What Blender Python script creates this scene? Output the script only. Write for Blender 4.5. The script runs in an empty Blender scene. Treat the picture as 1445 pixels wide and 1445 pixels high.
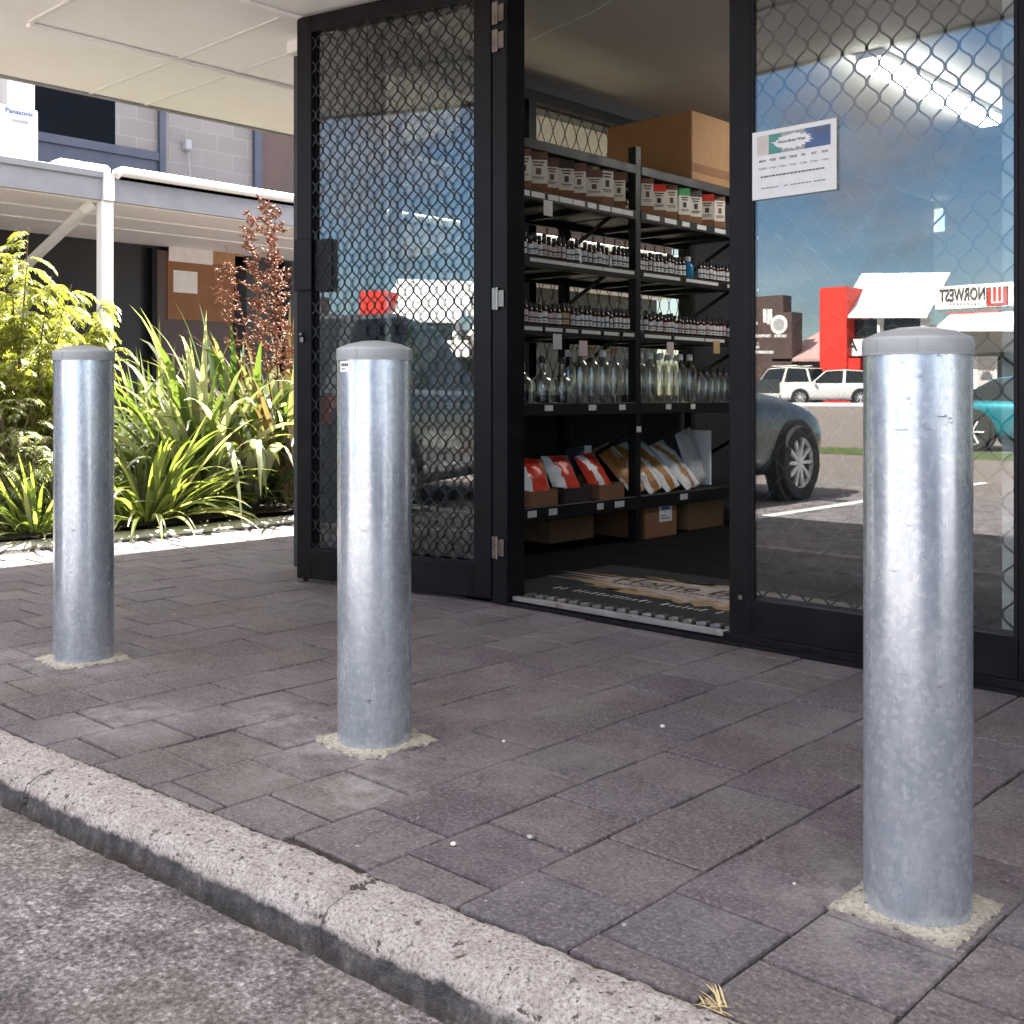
import bpy, math, random
from mathutils import Vector, Matrix, noise
random.seed(7)
R = math.radians
S = bpy.context.scene
COL = S.collection

# ------------------------------------------------------------------ camera geometry (photo pixels 1445 x 1445)
F, CX, CY, H = 1567.0, 722.5, 560.0, 0.79
RX, RY = 0.730, 0.684            # camera right in world (x, y)
FX, FY = -0.684, 0.730           # camera forward
def at_d(px, py, D):
    l = (px-CX)/F*D
    return Vector((RX*l+FX*D, RY*l+FY*D, H+(CY-py)/F*D))
def at_y(px, py, Y):
    t = (px-CX)/F
    return at_d(px, py, Y/(RY*t+FY))
def at_x(px, py, X):
    t = (px-CX)/F
    return at_d(px, py, X/(RX*t+FX))
GLASS_Y = 3.12
def mir(px, py, Yreal):          # a point of the street seen in the shop glass
    Yv = 2*GLASS_Y - Yreal
    p = at_y(px, py, Yv)
    return Vector((p.x, Yreal, p.z))

# ------------------------------------------------------------------ materials
def mat(name, color=(.5,.5,.5), rough=.6, metal=0.0, spec=.5, emit=None, estr=0.0):
    m = bpy.data.materials.new(name); m.use_nodes = True
    b = m.node_tree.nodes['Principled BSDF']
    b.inputs['Base Color'].default_value = (*color, 1)
    b.inputs['Roughness'].default_value = rough
    b.inputs['Metallic'].default_value = metal
    b.inputs['Specular IOR Level'].default_value = spec
    if emit:
        b.inputs['Emission Color'].default_value = (*emit, 1)
        b.inputs['Emission Strength'].default_value = estr
    return m
class N:
    def __init__(s, m): s.m = m; s.t = m.node_tree; s.b = s.t.nodes.get('Principled BSDF')
    def n(s, typ, **kw):
        x = s.t.nodes.new(typ)
        for k, v in kw.items():
            if k.startswith('_'): setattr(x, k[1:], v)
            else: x.inputs[k.replace('__', ' ')].default_value = v
        return x
    def l(s, a, b): s.t.links.new(a, b)
    def coord(s, scale=(1,1,1), which='Object'):
        tc = s.n('ShaderNodeTexCoord'); mp = s.n('ShaderNodeMapping')
        mp.inputs['Scale'].default_value = scale
        s.l(tc.outputs[which], mp.inputs['Vector']); return mp.outputs['Vector']
    def noise(s, vec, scale, detail=4, rough=.6):
        x = s.n('ShaderNodeTexNoise', Scale=scale, Detail=detail, Roughness=rough)
        s.l(vec, x.inputs['Vector']); return x.outputs['Fac']
    def ramp(s, fac, stops):
        x = s.n('ShaderNodeValToRGB'); e = x.color_ramp.elements
        while len(e) < len(stops): e.new(.5)
        for el, (p, c) in zip(e, stops):
            el.position = p; el.color = (*c, 1) if len(c) == 3 else c
        s.l(fac, x.inputs['Fac']); return x.outputs['Color']
    def val(s, fac, a, b, lo=0, hi=1):
        x = s.n('ShaderNodeMapRange'); x.inputs[1].default_value = a; x.inputs[2].default_value = b
        x.inputs[3].default_value = lo; x.inputs[4].default_value = hi
        s.l(fac, x.inputs[0]); return x.outputs[0]
    def mix(s, fac, a, b, mode='MIX'):
        x = s.n('ShaderNodeMix', _data_type='RGBA', _blend_type=mode)
        for sock, v in ((x.inputs[0], fac), (x.inputs[6], a), (x.inputs[7], b)):
            if isinstance(v, (int, float)): sock.default_value = v
            elif isinstance(v, tuple): sock.default_value = (*v, 1)
            else: s.l(v, sock)
        return x.outputs[2]
    def math(s, op, a, b=0.0):
        x = s.n('ShaderNodeMath', _operation=op)
        for sock, v in zip(x.inputs, (a, b)):
            if isinstance(v, (int, float)): sock.default_value = v
            else: s.l(v, sock)
        return x.outputs[0]
    def bump(s, h, strength=.4, dist=.01):
        x = s.n('ShaderNodeBump', Strength=strength, Distance=dist)
        s.l(h, x.inputs['Height']); s.l(x.outputs['Normal'], s.b.inputs['Normal'])
    def set(s, name, sock): s.l(sock, s.b.inputs[name])

M = {}
def noisy(name, c1, c2, scale=6, rough=(.5,.75), bump=.15, bdist=.004, metal=0, detail=5, stretch=(1,1,1)):
    m = mat(name, c1, rough[0], metal); n = N(m)
    v = n.coord(stretch); f = n.noise(v, scale, detail)
    n.set('Base Color', n.ramp(f, [(.3, c1), (.7, c2)]))
    n.set('Roughness', n.val(f, .3, .7, *rough))
    if bump: n.bump(n.noise(v, scale*8, 3), bump, bdist)
    M[name] = m; return m
noisy('black_frame', (.0045,.004,.005), (.0075,.007,.0085), 14, (.34,.5), .05, .001); M['black_frame'].node_tree.nodes['Principled BSDF'].inputs['Specular IOR Level'].default_value = .18
noisy('frame_edge', (.05,.05,.07), (.07,.07,.095), 14, (.35,.5), .05, .001)
noisy('mesh_lit_tone', (.013,.013,.014), (.021,.021,.023), 40, (.34,.5), 0); noisy('mesh_dark_tone', (.005,.005,.0055), (.009,.009,.010), 40, (.34,.5), 0); M['mesh_dark_tone'].node_tree.nodes['Principled BSDF'].inputs['Specular IOR Level'].default_value = .3; M['mesh_lit_tone'].node_tree.nodes['Principled BSDF'].inputs['Specular IOR Level'].default_value = .35  # one real mesh colour in two tones, daylight painted into the lighter copy
noisy('soffit', (.87,.86,.84), (.91,.90,.88), 1.4, (.6,.7), .1, .003)
noisy('white_paint', (.76,.75,.72), (.82,.81,.79), 3, (.45,.6), .08, .002)
noisy('cream_ceiling', (.76,.71,.63), (.82,.77,.69), 1.5, (.7,.8), .05, .003)
noisy('trim_grey', (.25,.25,.27), (.30,.30,.32), 4, (.4,.5), .05, .002)
noisy('slate_metal', (.05,.055,.08), (.065,.07,.10), 5, (.3,.45), .04, .002)
noisy('dark_wall', (.02,.02,.024), (.032,.032,.036), 3, (.5,.7), .1, .003)
noisy('dark_glazing', (.007,.008,.008), (.012,.013,.013), 2, (.35,.5), 0)
noisy('rack_steel', (.006,.0065,.007), (.011,.012,.013), 9, (.4,.6), .06, .001); M['rack_steel'].node_tree.nodes['Principled BSDF'].inputs['Specular IOR Level'].default_value = .3
noisy('dark_floor', (.003,.003,.0033), (.006,.0055,.0055), 5, (.7,.85), .1, .002); M['dark_floor'].node_tree.nodes['Principled BSDF'].inputs['Specular IOR Level'].default_value = .12
noisy('cardboard', (.32,.17,.075), (.39,.22,.105), 5, (.75,.85), .1, .002)
noisy('cardboard_dark', (.20,.085,.035), (.26,.12,.055), 5, (.75,.85), .1, .002)
noisy('paper_white', (.70,.66,.58), (.78,.74,.67), 7, (.5,.65), 0)
noisy('label_white', (.74,.72,.72), (.82,.80,.80), 30, (.4,.5), 0)
noisy('label_pink', (.62,.46,.45), (.72,.56,.55), 30, (.4,.5), 0)
noisy('label_ochre', (.50,.33,.14), (.62,.42,.2), 30, (.4,.5), 0)
noisy('ink_dark', (.03,.02,.022), (.05,.035,.035), 20, (.4,.5), 0)
noisy('ink_brown', (.12,.05,.03), (.17,.075,.045), 20, (.5,.6), 0)
noisy('tag_white', (.62,.60,.58), (.72,.70,.68), 12, (.4,.5), 0)
noisy('red_print', (.62,.03,.015), (.72,.05,.02), 8, (.25,.4), .1, .003)
noisy('green_print', (.05,.30,.10), (.07,.36,.13), 8, (.3,.4), 0)
noisy('blue_plastic', (.01,.16,.36), (.015,.2,.42), 6, (.25,.35), 0)
noisy('amber_glass', (.035,.012,.006), (.055,.02,.01), 8, (.06,.12), 0)
noisy('cap_black', (.012,.012,.013), (.02,.02,.021), 10, (.35,.45), 0)
noisy('cap_white', (.72,.72,.72), (.78,.78,.78), 10, (.4,.45), 0)
noisy('cork', (.30,.16,.08), (.38,.22,.11), 30, (.7,.8), .1, .002)
noisy('grain_orange', (.30,.11,.02), (.55,.24,.05), 70, (.22,.35), .4, .004)
noisy('clear_wrap', (.50,.50,.52), (.62,.62,.64), 9, (.12,.25), .3, .006)
noisy('alu_bright', (.66,.66,.68), (.74,.74,.76), 14, (.25,.38), .05, .001, 1.0, 4, (1,12,1))
noisy('hinge_steel', (.22,.19,.17), (.32,.28,.25), 12, (.25,.35), 0, .001, 1.0)
noisy('mat_rubber', (.006,.006,.008), (.010,.011,.013), 30, (.8,.9), .3, .003)
noisy('mat_tan', (.34,.28,.24), (.50,.42,.37), 24, (.85,.92), .3, .002)
noisy('mat_amber', (.26,.17,.08), (.40,.28,.15), 24, (.85,.92), .3, .002)
noisy('soil', (.07,.052,.040), (.15,.115,.088), 12, (.9,.95), .8, .03)
noisy('concrete_pale', (.46,.44,.41), (.56,.54,.50), 8, (.8,.9), .3, .004)
noisy('tyre', (.012,.012,.013), (.02,.02,.021), 20, (.7,.8), .1, .002)
noisy('rim_alloy', (.78,.79,.80), (.86,.87,.88), 8, (.25,.35), 0, .001, .2)
noisy('car_glass', (.012,.014,.016), (.02,.022,.024), 3, (.03,.06), 0)
noisy('car_black', (.014,.014,.015), (.022,.022,.023), 8, (.5,.6), 0)
noisy('lamp_red', (.45,.02,.015), (.5,.03,.02), 8, (.15,.2), 0)
noisy('lamp_clear', (.6,.62,.65), (.7,.72,.75), 8, (.08,.12), 0, .001, .4)
noisy('red_wall', (.66,.025,.012), (.72,.035,.02), 1, (.5,.6), 0)
noisy('white_roof', (.78,.78,.77), (.83,.83,.82), .6, (.45,.55), 0)
noisy('grey_cladding', (.30,.28,.26), (.36,.34,.31), .8, (.6,.7), 0)
noisy('brown_cladding', (.06,.035,.03), (.085,.05,.04), 1, (.5,.6), 0)
noisy('pink_roof', (.42,.25,.24), (.48,.30,.28), .8, (.6,.7), 0)
noisy('pod_brown', (.15,.05,.026), (.27,.105,.05), 14, (.6,.7), .1, .002)
noisy('bark', (.10,.07,.045), (.17,.12,.08), 18, (.85,.92), .5, .006)
noisy('rubbish_pink', (.40,.24,.22), (.62,.5,.48), 22, (.6,.7), .3, .004)
noisy('pebble_pale', (.58,.54,.52), (.68,.65,.62), 60, (.7,.8), .2, .002)
noisy('straw', (.46,.36,.18), (.58,.47,.26), 40, (.8,.9), 0)
noisy('grey_plastic', (.27,.278,.29), (.34,.348,.36), 8, (.34,.46), .05, .001)
noisy('teal_print', (.05,.22,.20), (.10,.32,.28), 22, (.4,.5), 0)
noisy('navy_print', (.05,.09,.22), (.09,.15,.30), 12, (.4,.5), 0)
noisy('sand_print', (.55,.47,.43), (.66,.58,.54), 22, (.4,.5), 0)
noisy('grey_text', (.10,.10,.11), (.14,.14,.15), 20, (.5,.6), 0)
noisy('grey_print', (.30,.30,.30), (.38,.38,.38), 20, (.5,.6), 0)
noisy('line_paint', (.66,.65,.62), (.76,.75,.72), 14, (.7,.8), .2, .003)
noisy('verge_grass', (.055,.085,.02), (.09,.12,.035), 9, (.9,.95), .6, .03)

def stain(name, tint, scale=1.7, amt=.35):
    n = N(M[name]); src = n.b.inputs['Base Color'].links[0].from_socket
    f = n.val(n.noise(n.coord(), scale, 7, .7), .52, .72, 0, amt); g = n.val(n.noise(n.coord(), 60, 3, .6), .66, .74, 0, .25)
    n.set('Base Color', n.mix(g, n.mix(f, src, n.mix(1.0, src, tint, 'MULTIPLY')), n.mix(1.0, src, (.6,.58,.55), 'MULTIPLY')))
stain('soffit', (.80,.75,.66)); stain('trim_grey', (.7,.68,.64), 2.5, .5); stain('white_paint', (.84,.81,.75), 3, .4); stain('slate_metal', (.75,.72,.70), 3, .5); stain('cardboard', (.72,.66,.58), 4, .5); stain('black_frame', (2.2,2.1,2.0), 5, .6)
def car_paint(name, c, metal=.5):
    m = mat(name, c, .28, metal); b = m.node_tree.nodes['Principled BSDF']
    b.inputs['Coat Weight'].default_value = .8; b.inputs['Coat Roughness'].default_value = .04
    n = N(m); v = n.coord(); f = n.noise(v, 3, 4)
    n.set('Roughness', n.val(f, .3, .7, .22, .36)); M[name] = m
car_paint('paint_silver', (.10,.115,.125), .45); car_paint('paint_white', (.72,.72,.71), 0)
car_paint('paint_teal', (.01,.22,.27), .4); car_paint('paint_beige', (.55,.54,.49), 0)

def glass(name, base, edge, tint=(.93,.96,.95), rough=0.0, power=4):
    m = bpy.data.materials.new(name); m.use_nodes = True; t = m.node_tree
    t.nodes.remove(t.nodes['Principled BSDF']); n = N(m); out = t.nodes['Material Output']
    lw = n.n('ShaderNodeLayerWeight', Blend=.5)
    p = n.math('POWER', lw.outputs['Facing'], power)
    fac = n.math('ADD', n.math('MULTIPLY', p, edge), base)
    tr = n.n('ShaderNodeBsdfTransparent', Color=(*tint, 1))
    gl = n.n('ShaderNodeBsdfAnisotropic') if False else n.n('ShaderNodeBsdfGlossy', Roughness=rough)
    gl.inputs['Color'].default_value = (1,1,1,1)
    mx = n.n('ShaderNodeMixShader'); n.l(fac, mx.inputs[0]); n.l(tr.outputs[0], mx.inputs[1]); n.l(gl.outputs[0], mx.inputs[2])
    n.l(mx.outputs[0], out.inputs['Surface']); M[name] = m
glass('shop_glass', .105, .6, (.78,.82,.82))
glass('clear_glass', .035, .8, (.96,.97,.97))
glass('bottle_glass', .12, .85, (.86,.87,.86), .07, 1.8)
glass('side_glass', .04, .7, (.68,.68,.63))
glass('dark_window_glass', .015, .6, (.10,.12,.18))

def m_pavers():
    m = mat('paver_concrete', (.12,.1,.1), .8); n = N(m); v = n.coord()
    at = n.n('ShaderNodeAttribute', _attribute_name='pid')
    base = n.ramp(at.outputs['Fac'], [(0,(.132,.108,.126)),(.2,(.184,.158,.178)),(.36,(.164,.138,.136)),(.5,(.150,.136,.158)),(.64,(.186,.162,.168)),(.8,(.162,.136,.152)),(1,(.170,.152,.146))])
    fine = n.noise(v, 330, 3, .8); sp = n.noise(v, 120, 5, .8); mid = n.noise(v, 26, 6, .72); big = n.noise(v, 3.4, 6, .66); huge = n.noise(v, 1.1, 4, .6)
    c = n.mix(n.val(huge, .36, .64, 0, .55), base, n.mix(1.0, base, (1.05,.98,.90), 'MULTIPLY'))
    c = n.mix(n.val(big, .54, .34, 0, .65), c, n.mix(1.0, c, (.62,.58,.60), 'MULTIPLY'))
    c = n.mix(n.val(mid, .56, .36, 0, .60), c, n.mix(1.0, c, (.55,.52,.54), 'MULTIPLY'))
    c = n.mix(n.val(sp, .50, .34, 0, .85), c, (.038,.030,.034))
    c = n.mix(n.val(sp, .54, .68, 0, .70), c, (.40,.36,.365))
    c = n.mix(n.val(fine, .60, .72, 0, .45), c, (.42,.39,.38))
    c = n.mix(n.val(big, .50, .70, 0, .50), c, (.245,.222,.224))
    geo = n.n('ShaderNodeNewGeometry')
    halo = None                                     # dried cement slurry washed round each post
    for cx, cy, rr in ((-1.983,1.60,.38), (-3.242,1.52,.36), (-.72,1.66,.28), (-2.28,1.62,.22), (-1.75,1.42,.16), (-2.55,1.35,.22)):
        d = n.n('ShaderNodeVectorMath', _operation='DISTANCE'); n.l(geo.outputs['Position'], d.inputs[0]); d.inputs[1].default_value = (cx, cy, 0)
        h = n.val(d.outputs['Value'], .06, rr, 1, 0)
        halo = h if halo is None else n.math('MAXIMUM', halo, h)
    f = n.math('MULTIPLY', halo, n.val(n.noise(v, 10, 7, .75), .42, .66, 0, .75))
    c = n.mix(f, c, (.40,.375,.37))
    chip = n.val(n.noise(v, 44, 2, .5), .755, .775)                 # pale gum and grit spots
    c = n.mix(n.math('MULTIPLY', chip, .75), c, (.50,.46,.45))
    n.set('Base Color', c)
    n.set('Roughness', n.val(big, .3, .7, .66, .85))
    n.bump(n.math('ADD', n.math('MULTIPLY', sp, 1.3), n.math('ADD', n.math('MULTIPLY', mid, .9), n.math('MULTIPLY', fine, .5))), .75, .006)
    M['paver'] = m
m_pavers()
def m_kerb():
    m = mat('kerb_concrete', (.4,.36,.34), .85); n = N(m); v = n.coord()
    sp = n.noise(v, 150, 4, .75); mid = n.noise(v, 22, 6, .7); big = n.noise(v, 4, 4)
    c = n.ramp(sp, [(.32,(.11,.09,.082)),(.43,(.48,.415,.40)),(.55,(.72,.655,.645)),(.70,(.88,.84,.82))])
    c = n.mix(n.val(mid, .42, .7, 0, .55), c, (.34,.28,.235))
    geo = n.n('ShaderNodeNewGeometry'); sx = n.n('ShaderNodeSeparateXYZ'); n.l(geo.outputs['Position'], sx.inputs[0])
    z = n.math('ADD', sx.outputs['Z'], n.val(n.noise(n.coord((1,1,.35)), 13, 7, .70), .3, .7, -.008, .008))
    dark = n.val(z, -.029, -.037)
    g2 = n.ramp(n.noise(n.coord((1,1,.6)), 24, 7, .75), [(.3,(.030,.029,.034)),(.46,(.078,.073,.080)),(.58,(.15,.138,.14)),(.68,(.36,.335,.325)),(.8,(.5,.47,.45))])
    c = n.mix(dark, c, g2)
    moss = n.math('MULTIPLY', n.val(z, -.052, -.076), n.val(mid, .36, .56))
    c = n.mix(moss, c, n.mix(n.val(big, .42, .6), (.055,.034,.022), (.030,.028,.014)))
    pit = n.val(n.noise(v, 55, 3, .6), .62, .67); c = n.mix(n.math('MULTIPLY', pit, n.math('SUBTRACT', 1.0, dark)), c, (.13,.10,.08))
    jx = n.math('ADD', n.math('ADD', sx.outputs['X'], 2.315), n.val(n.noise(v, 9, 4, .6), .3, .7, -.03, .03))
    jf = n.math('ABSOLUTE', n.math('SUBTRACT', n.math('FRACT', n.math('ADD', n.math('DIVIDE', jx, .452), .5)), .5))
    crk = n.math('MULTIPLY', n.val(jf, .0075, .003), n.val(n.noise(v, 3.1, 3), .40, .52))
    c = n.mix(n.math('MULTIPLY', crk, .85), c, (.06,.05,.045))
    n.set('Base Color', c); n.bump(n.math('SUBTRACT', n.math('ADD', n.math('MULTIPLY', sp, 1.4), mid), crk), 1.0, .012); M['kerb'] = m
m_kerb()
def m_road():
    m = mat('road_chipseal', (.15,.14,.14), .85); n = N(m); v = n.coord()
    vo = n.n('ShaderNodeTexVoronoi', Scale=95); n.l(v, vo.inputs['Vector'])
    sp = n.noise(v, 95, 5, .82); mid = n.noise(v, 8, 7, .75); big = n.noise(v, .7, 4)
    c = n.ramp(sp, [(.36,(.035,.031,.033)),(.46,(.15,.135,.14)),(.56,(.28,.256,.264)),(.68,(.66,.62,.625))])
    c = n.mix(n.val(mid, .48, .62, 0, .8), c, n.mix(1.0, c, (1.6,1.55,1.55), 'MULTIPLY'))
    c = n.mix(n.val(mid, .50, .36, 0, .85), c, n.mix(1.0, c, (.42,.40,.42), 'MULTIPLY'))
    c = n.mix(n.val(big, .5, .7, 0, .35), c, (.30,.235,.18))
    geo = n.n('ShaderNodeNewGeometry'); sx = n.n('ShaderNodeSeparateXYZ'); n.l(geo.outputs['Position'], sx.inputs[0])
    sunwarm = n.val(n.math('ADD', sx.outputs['Y'], n.val(mid, .3, .7, -.8, .8)), -3.0, -5.5)     # warm sunlit tone painted into the road beyond the kerb lane
    stw = n.noise(n.coord((.25,3,1)), 1.1, 5, .65)
    c = n.mix(n.math('MULTIPLY', sunwarm, n.val(stw, .3, .65, .2, .75)), c, n.ramp(sp, [(.3,(.13,.095,.07)),(.7,(.33,.255,.195))]))
    n.set('Base Color', c); n.bump(n.math('ADD', n.math('MULTIPLY', sp, 1.0), n.math('MULTIPLY', vo.outputs['Distance'], .8)), 1.0, .010); M['road'] = m
m_road()
def m_joint():
    m = mat('joint_sand', (.03,.025,.022), .95); n = N(m); v = n.coord()
    n.set('Base Color', n.ramp(n.noise(v, 60, 4), [(.35,(.012,.010,.010)),(.7,(.05,.042,.036))])); n.bump(n.noise(v, 140, 3), .8, .006); M['joint'] = m
m_joint()
def m_cement():
    m = mat('cement_patch', (.5,.46,.4), .9); n = N(m); v = n.coord()
    sp = n.noise(v, 130, 4, .7)
    c = n.ramp(sp, [(.30,(.10,.08,.06)),(.40,(.42,.38,.31)),(.6,(.56,.51,.43)),(.8,(.66,.62,.55))])
    at = n.n('ShaderNodeAttribute', _attribute_name='edge'); c = n.mix(n.math('MULTIPLY', at.outputs['Fac'], n.val(n.noise(v, 40, 4, .7), .40, .58)), c, (.15,.13,.128))
    c = n.mix(n.val(n.noise(v, 55, 4, .7), .60, .66), c, (.09,.07,.05))
    n.set('Base Color', c); n.bump(sp, 1.0, .010); M['cement'] = m
m_cement()
def m_galv():
    m = mat('galvanised_steel', (.6,.62,.66), .35, .72); n = N(m)
    tc = n.n('ShaderNodeTexCoord'); oi = n.n('ShaderNodeObjectInfo')
    ad = n.n('ShaderNodeVectorMath', _operation='ADD'); n.l(tc.outputs['Object'], ad.inputs[0])
    cmb = n.n('ShaderNodeCombineXYZ'); sc = n.math('MULTIPLY', oi.outputs['Random'], 9.0)
    n.l(sc, cmb.inputs[0]); n.l(sc, cmb.inputs[2]); n.l(cmb.outputs[0], ad.inputs[1])
    v = ad.outputs[0]
    def stretch(s):
        mp = n.n('ShaderNodeMapping'); mp.inputs['Scale'].default_value = s; n.l(v, mp.inputs['Vector']); return mp.outputs['Vector']
    streak = n.noise(stretch((1,1,.03)), 52, 4, .65); blot = n.noise(stretch((1,1,.45)), 16, 5, .65); sp = n.noise(v, 240, 3, .6)
    vo = n.n('ShaderNodeTexVoronoi', Scale=120); n.l(v, vo.inputs['Vector'])
    hs = n.n('ShaderNodeSeparateColor'); n.l(vo.outputs['Color'], hs.inputs[0])
    c = n.ramp(blot, [(.3,(.42,.475,.55)),(.7,(.60,.65,.715))])
    c = n.mix(n.val(streak, .40, .68, 0, .30), c, (.40,.44,.50))
    c = n.mix(n.val(hs.outputs[0], .45, 1, 0, .42), c, (.80,.84,.88))
    c = n.mix(n.val(sp, .56, .70, 0, .35), c, (.36,.39,.44))
    scuff = n.math('MULTIPLY', n.val(n.noise(stretch((1,1,5)), 26, 4, .7), .635, .67), n.val(n.noise(v, 7, 2), .46, .58))
    c = n.mix(n.math('MULTIPLY', scuff, .85), c, (.06,.06,.07))
    n.set('Base Color', c)
    n.set('Metallic', n.math('SUBTRACT', .72, n.math('MULTIPLY', scuff, .7)))
    r = n.math('ADD', n.val(streak, .3, .7, .14, .24), n.math('MULTIPLY', n.val(blot, .3, .7), .11))
    n.set('Roughness', r)
    n.bump(n.math('ADD', n.math('MULTIPLY', streak, .16), n.math('ADD', n.math('MULTIPLY', blot, .35), n.math('ADD', n.math('MULTIPLY', sp, .10), n.math('MULTIPLY', hs.outputs[0], .05)))), .10, .005)
    M['galv'] = m
m_galv()
def m_block():
    m = mat('block_wall', (.4,.37,.36), .8); n = N(m)
    tc = n.n('ShaderNodeTexCoord'); s = n.n('ShaderNodeSeparateXYZ'); n.l(tc.outputs['Object'], s.inputs[0])
    cb = n.n('ShaderNodeCombineXYZ'); n.l(s.outputs['Y'], cb.inputs[0]); n.l(s.outputs['Z'], cb.inputs[1])
    b = n.n('ShaderNodeTexBrick', Scale=1.0); n.l(cb.outputs[0], b.inputs['Vector'])
    b.inputs['Color1'].default_value = (.185,.17,.17,1); b.inputs['Color2'].default_value = (.215,.195,.195,1); b.inputs['Mortar'].default_value = (.245,.228,.225,1)
    b.inputs['Mortar Size'].default_value = .006; b.inputs['Brick Width'].default_value = .4; b.inputs['Row Height'].default_value = .2
    n.set('Base Color', b.outputs['Color']); n.bump(b.outputs['Fac'], -.3, .004); M['block'] = m
m_block()
def m_leaf(name, stops, trans=.45, gloss=.35):
    m = bpy.data.materials.new(name); m.use_nodes = True; n = N(m); t = m.node_tree
    b = n.b; at = n.n('ShaderNodeAttribute', _attribute_name='rnd')
    v = n.coord((1,1,.2)); st = n.noise(v, 60, 3)
    c = n.ramp(at.outputs['Fac'], stops)
    c = n.mix(n.val(st, .35, .7, 0, .35), c, n.mix(1.0, c, (.55,.6,.5), 'MULTIPLY'))
    n.l(c, b.inputs['Base Color']); b.inputs['Roughness'].default_value = gloss; b.inputs['Coat Weight'].default_value = .55; b.inputs['Coat Roughness'].default_value = .27
    tl = n.n('ShaderNodeBsdfTranslucent'); n.l(n.mix(1.0, c, (1.6,1.7,.7), 'MULTIPLY'), tl.inputs['Color'])
    mx = n.n('ShaderNodeMixShader'); mx.inputs[0].default_value = trans
    n.l(b.outputs[0], mx.inputs[1]); n.l(tl.outputs[0], mx.inputs[2]); n.l(mx.outputs[0], t.nodes['Material Output'].inputs['Surface']); M[name] = m
m_leaf('flax_green', [(0,(.04,.075,.022)),(.4,(.085,.13,.035)),(.62,(.15,.20,.055)),(.8,(.34,.35,.24)),(1,(.50,.49,.40))], .34, .22)
m_leaf('flax_bronze', [(0,(.09,.052,.036)),(.4,(.15,.10,.065)),(.65,(.15,.135,.065)),(.82,(.36,.31,.24)),(1,(.50,.46,.38))], .3, .25)
m_leaf('flax_pale', [(0,(.06,.09,.03)),(.35,(.12,.16,.05)),(.55,(.26,.27,.17)),(.75,(.46,.45,.36)),(1,(.58,.56,.48))], .3, .2)
m_leaf('strap_lime', [(0,(.07,.10,.03)),(.45,(.14,.175,.045)),(.75,(.25,.27,.10)),(1,(.46,.45,.28))], .40, .28)
m_leaf('spray_yellow', [(0,(.15,.165,.03)),(.5,(.28,.285,.06)),(1,(.46,.45,.17))], .45, .4)
m_leaf('pale_leaf', [(0,(.20,.23,.10)),(.5,(.33,.35,.19)),(1,(.50,.50,.36))], .4, .5)

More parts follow.
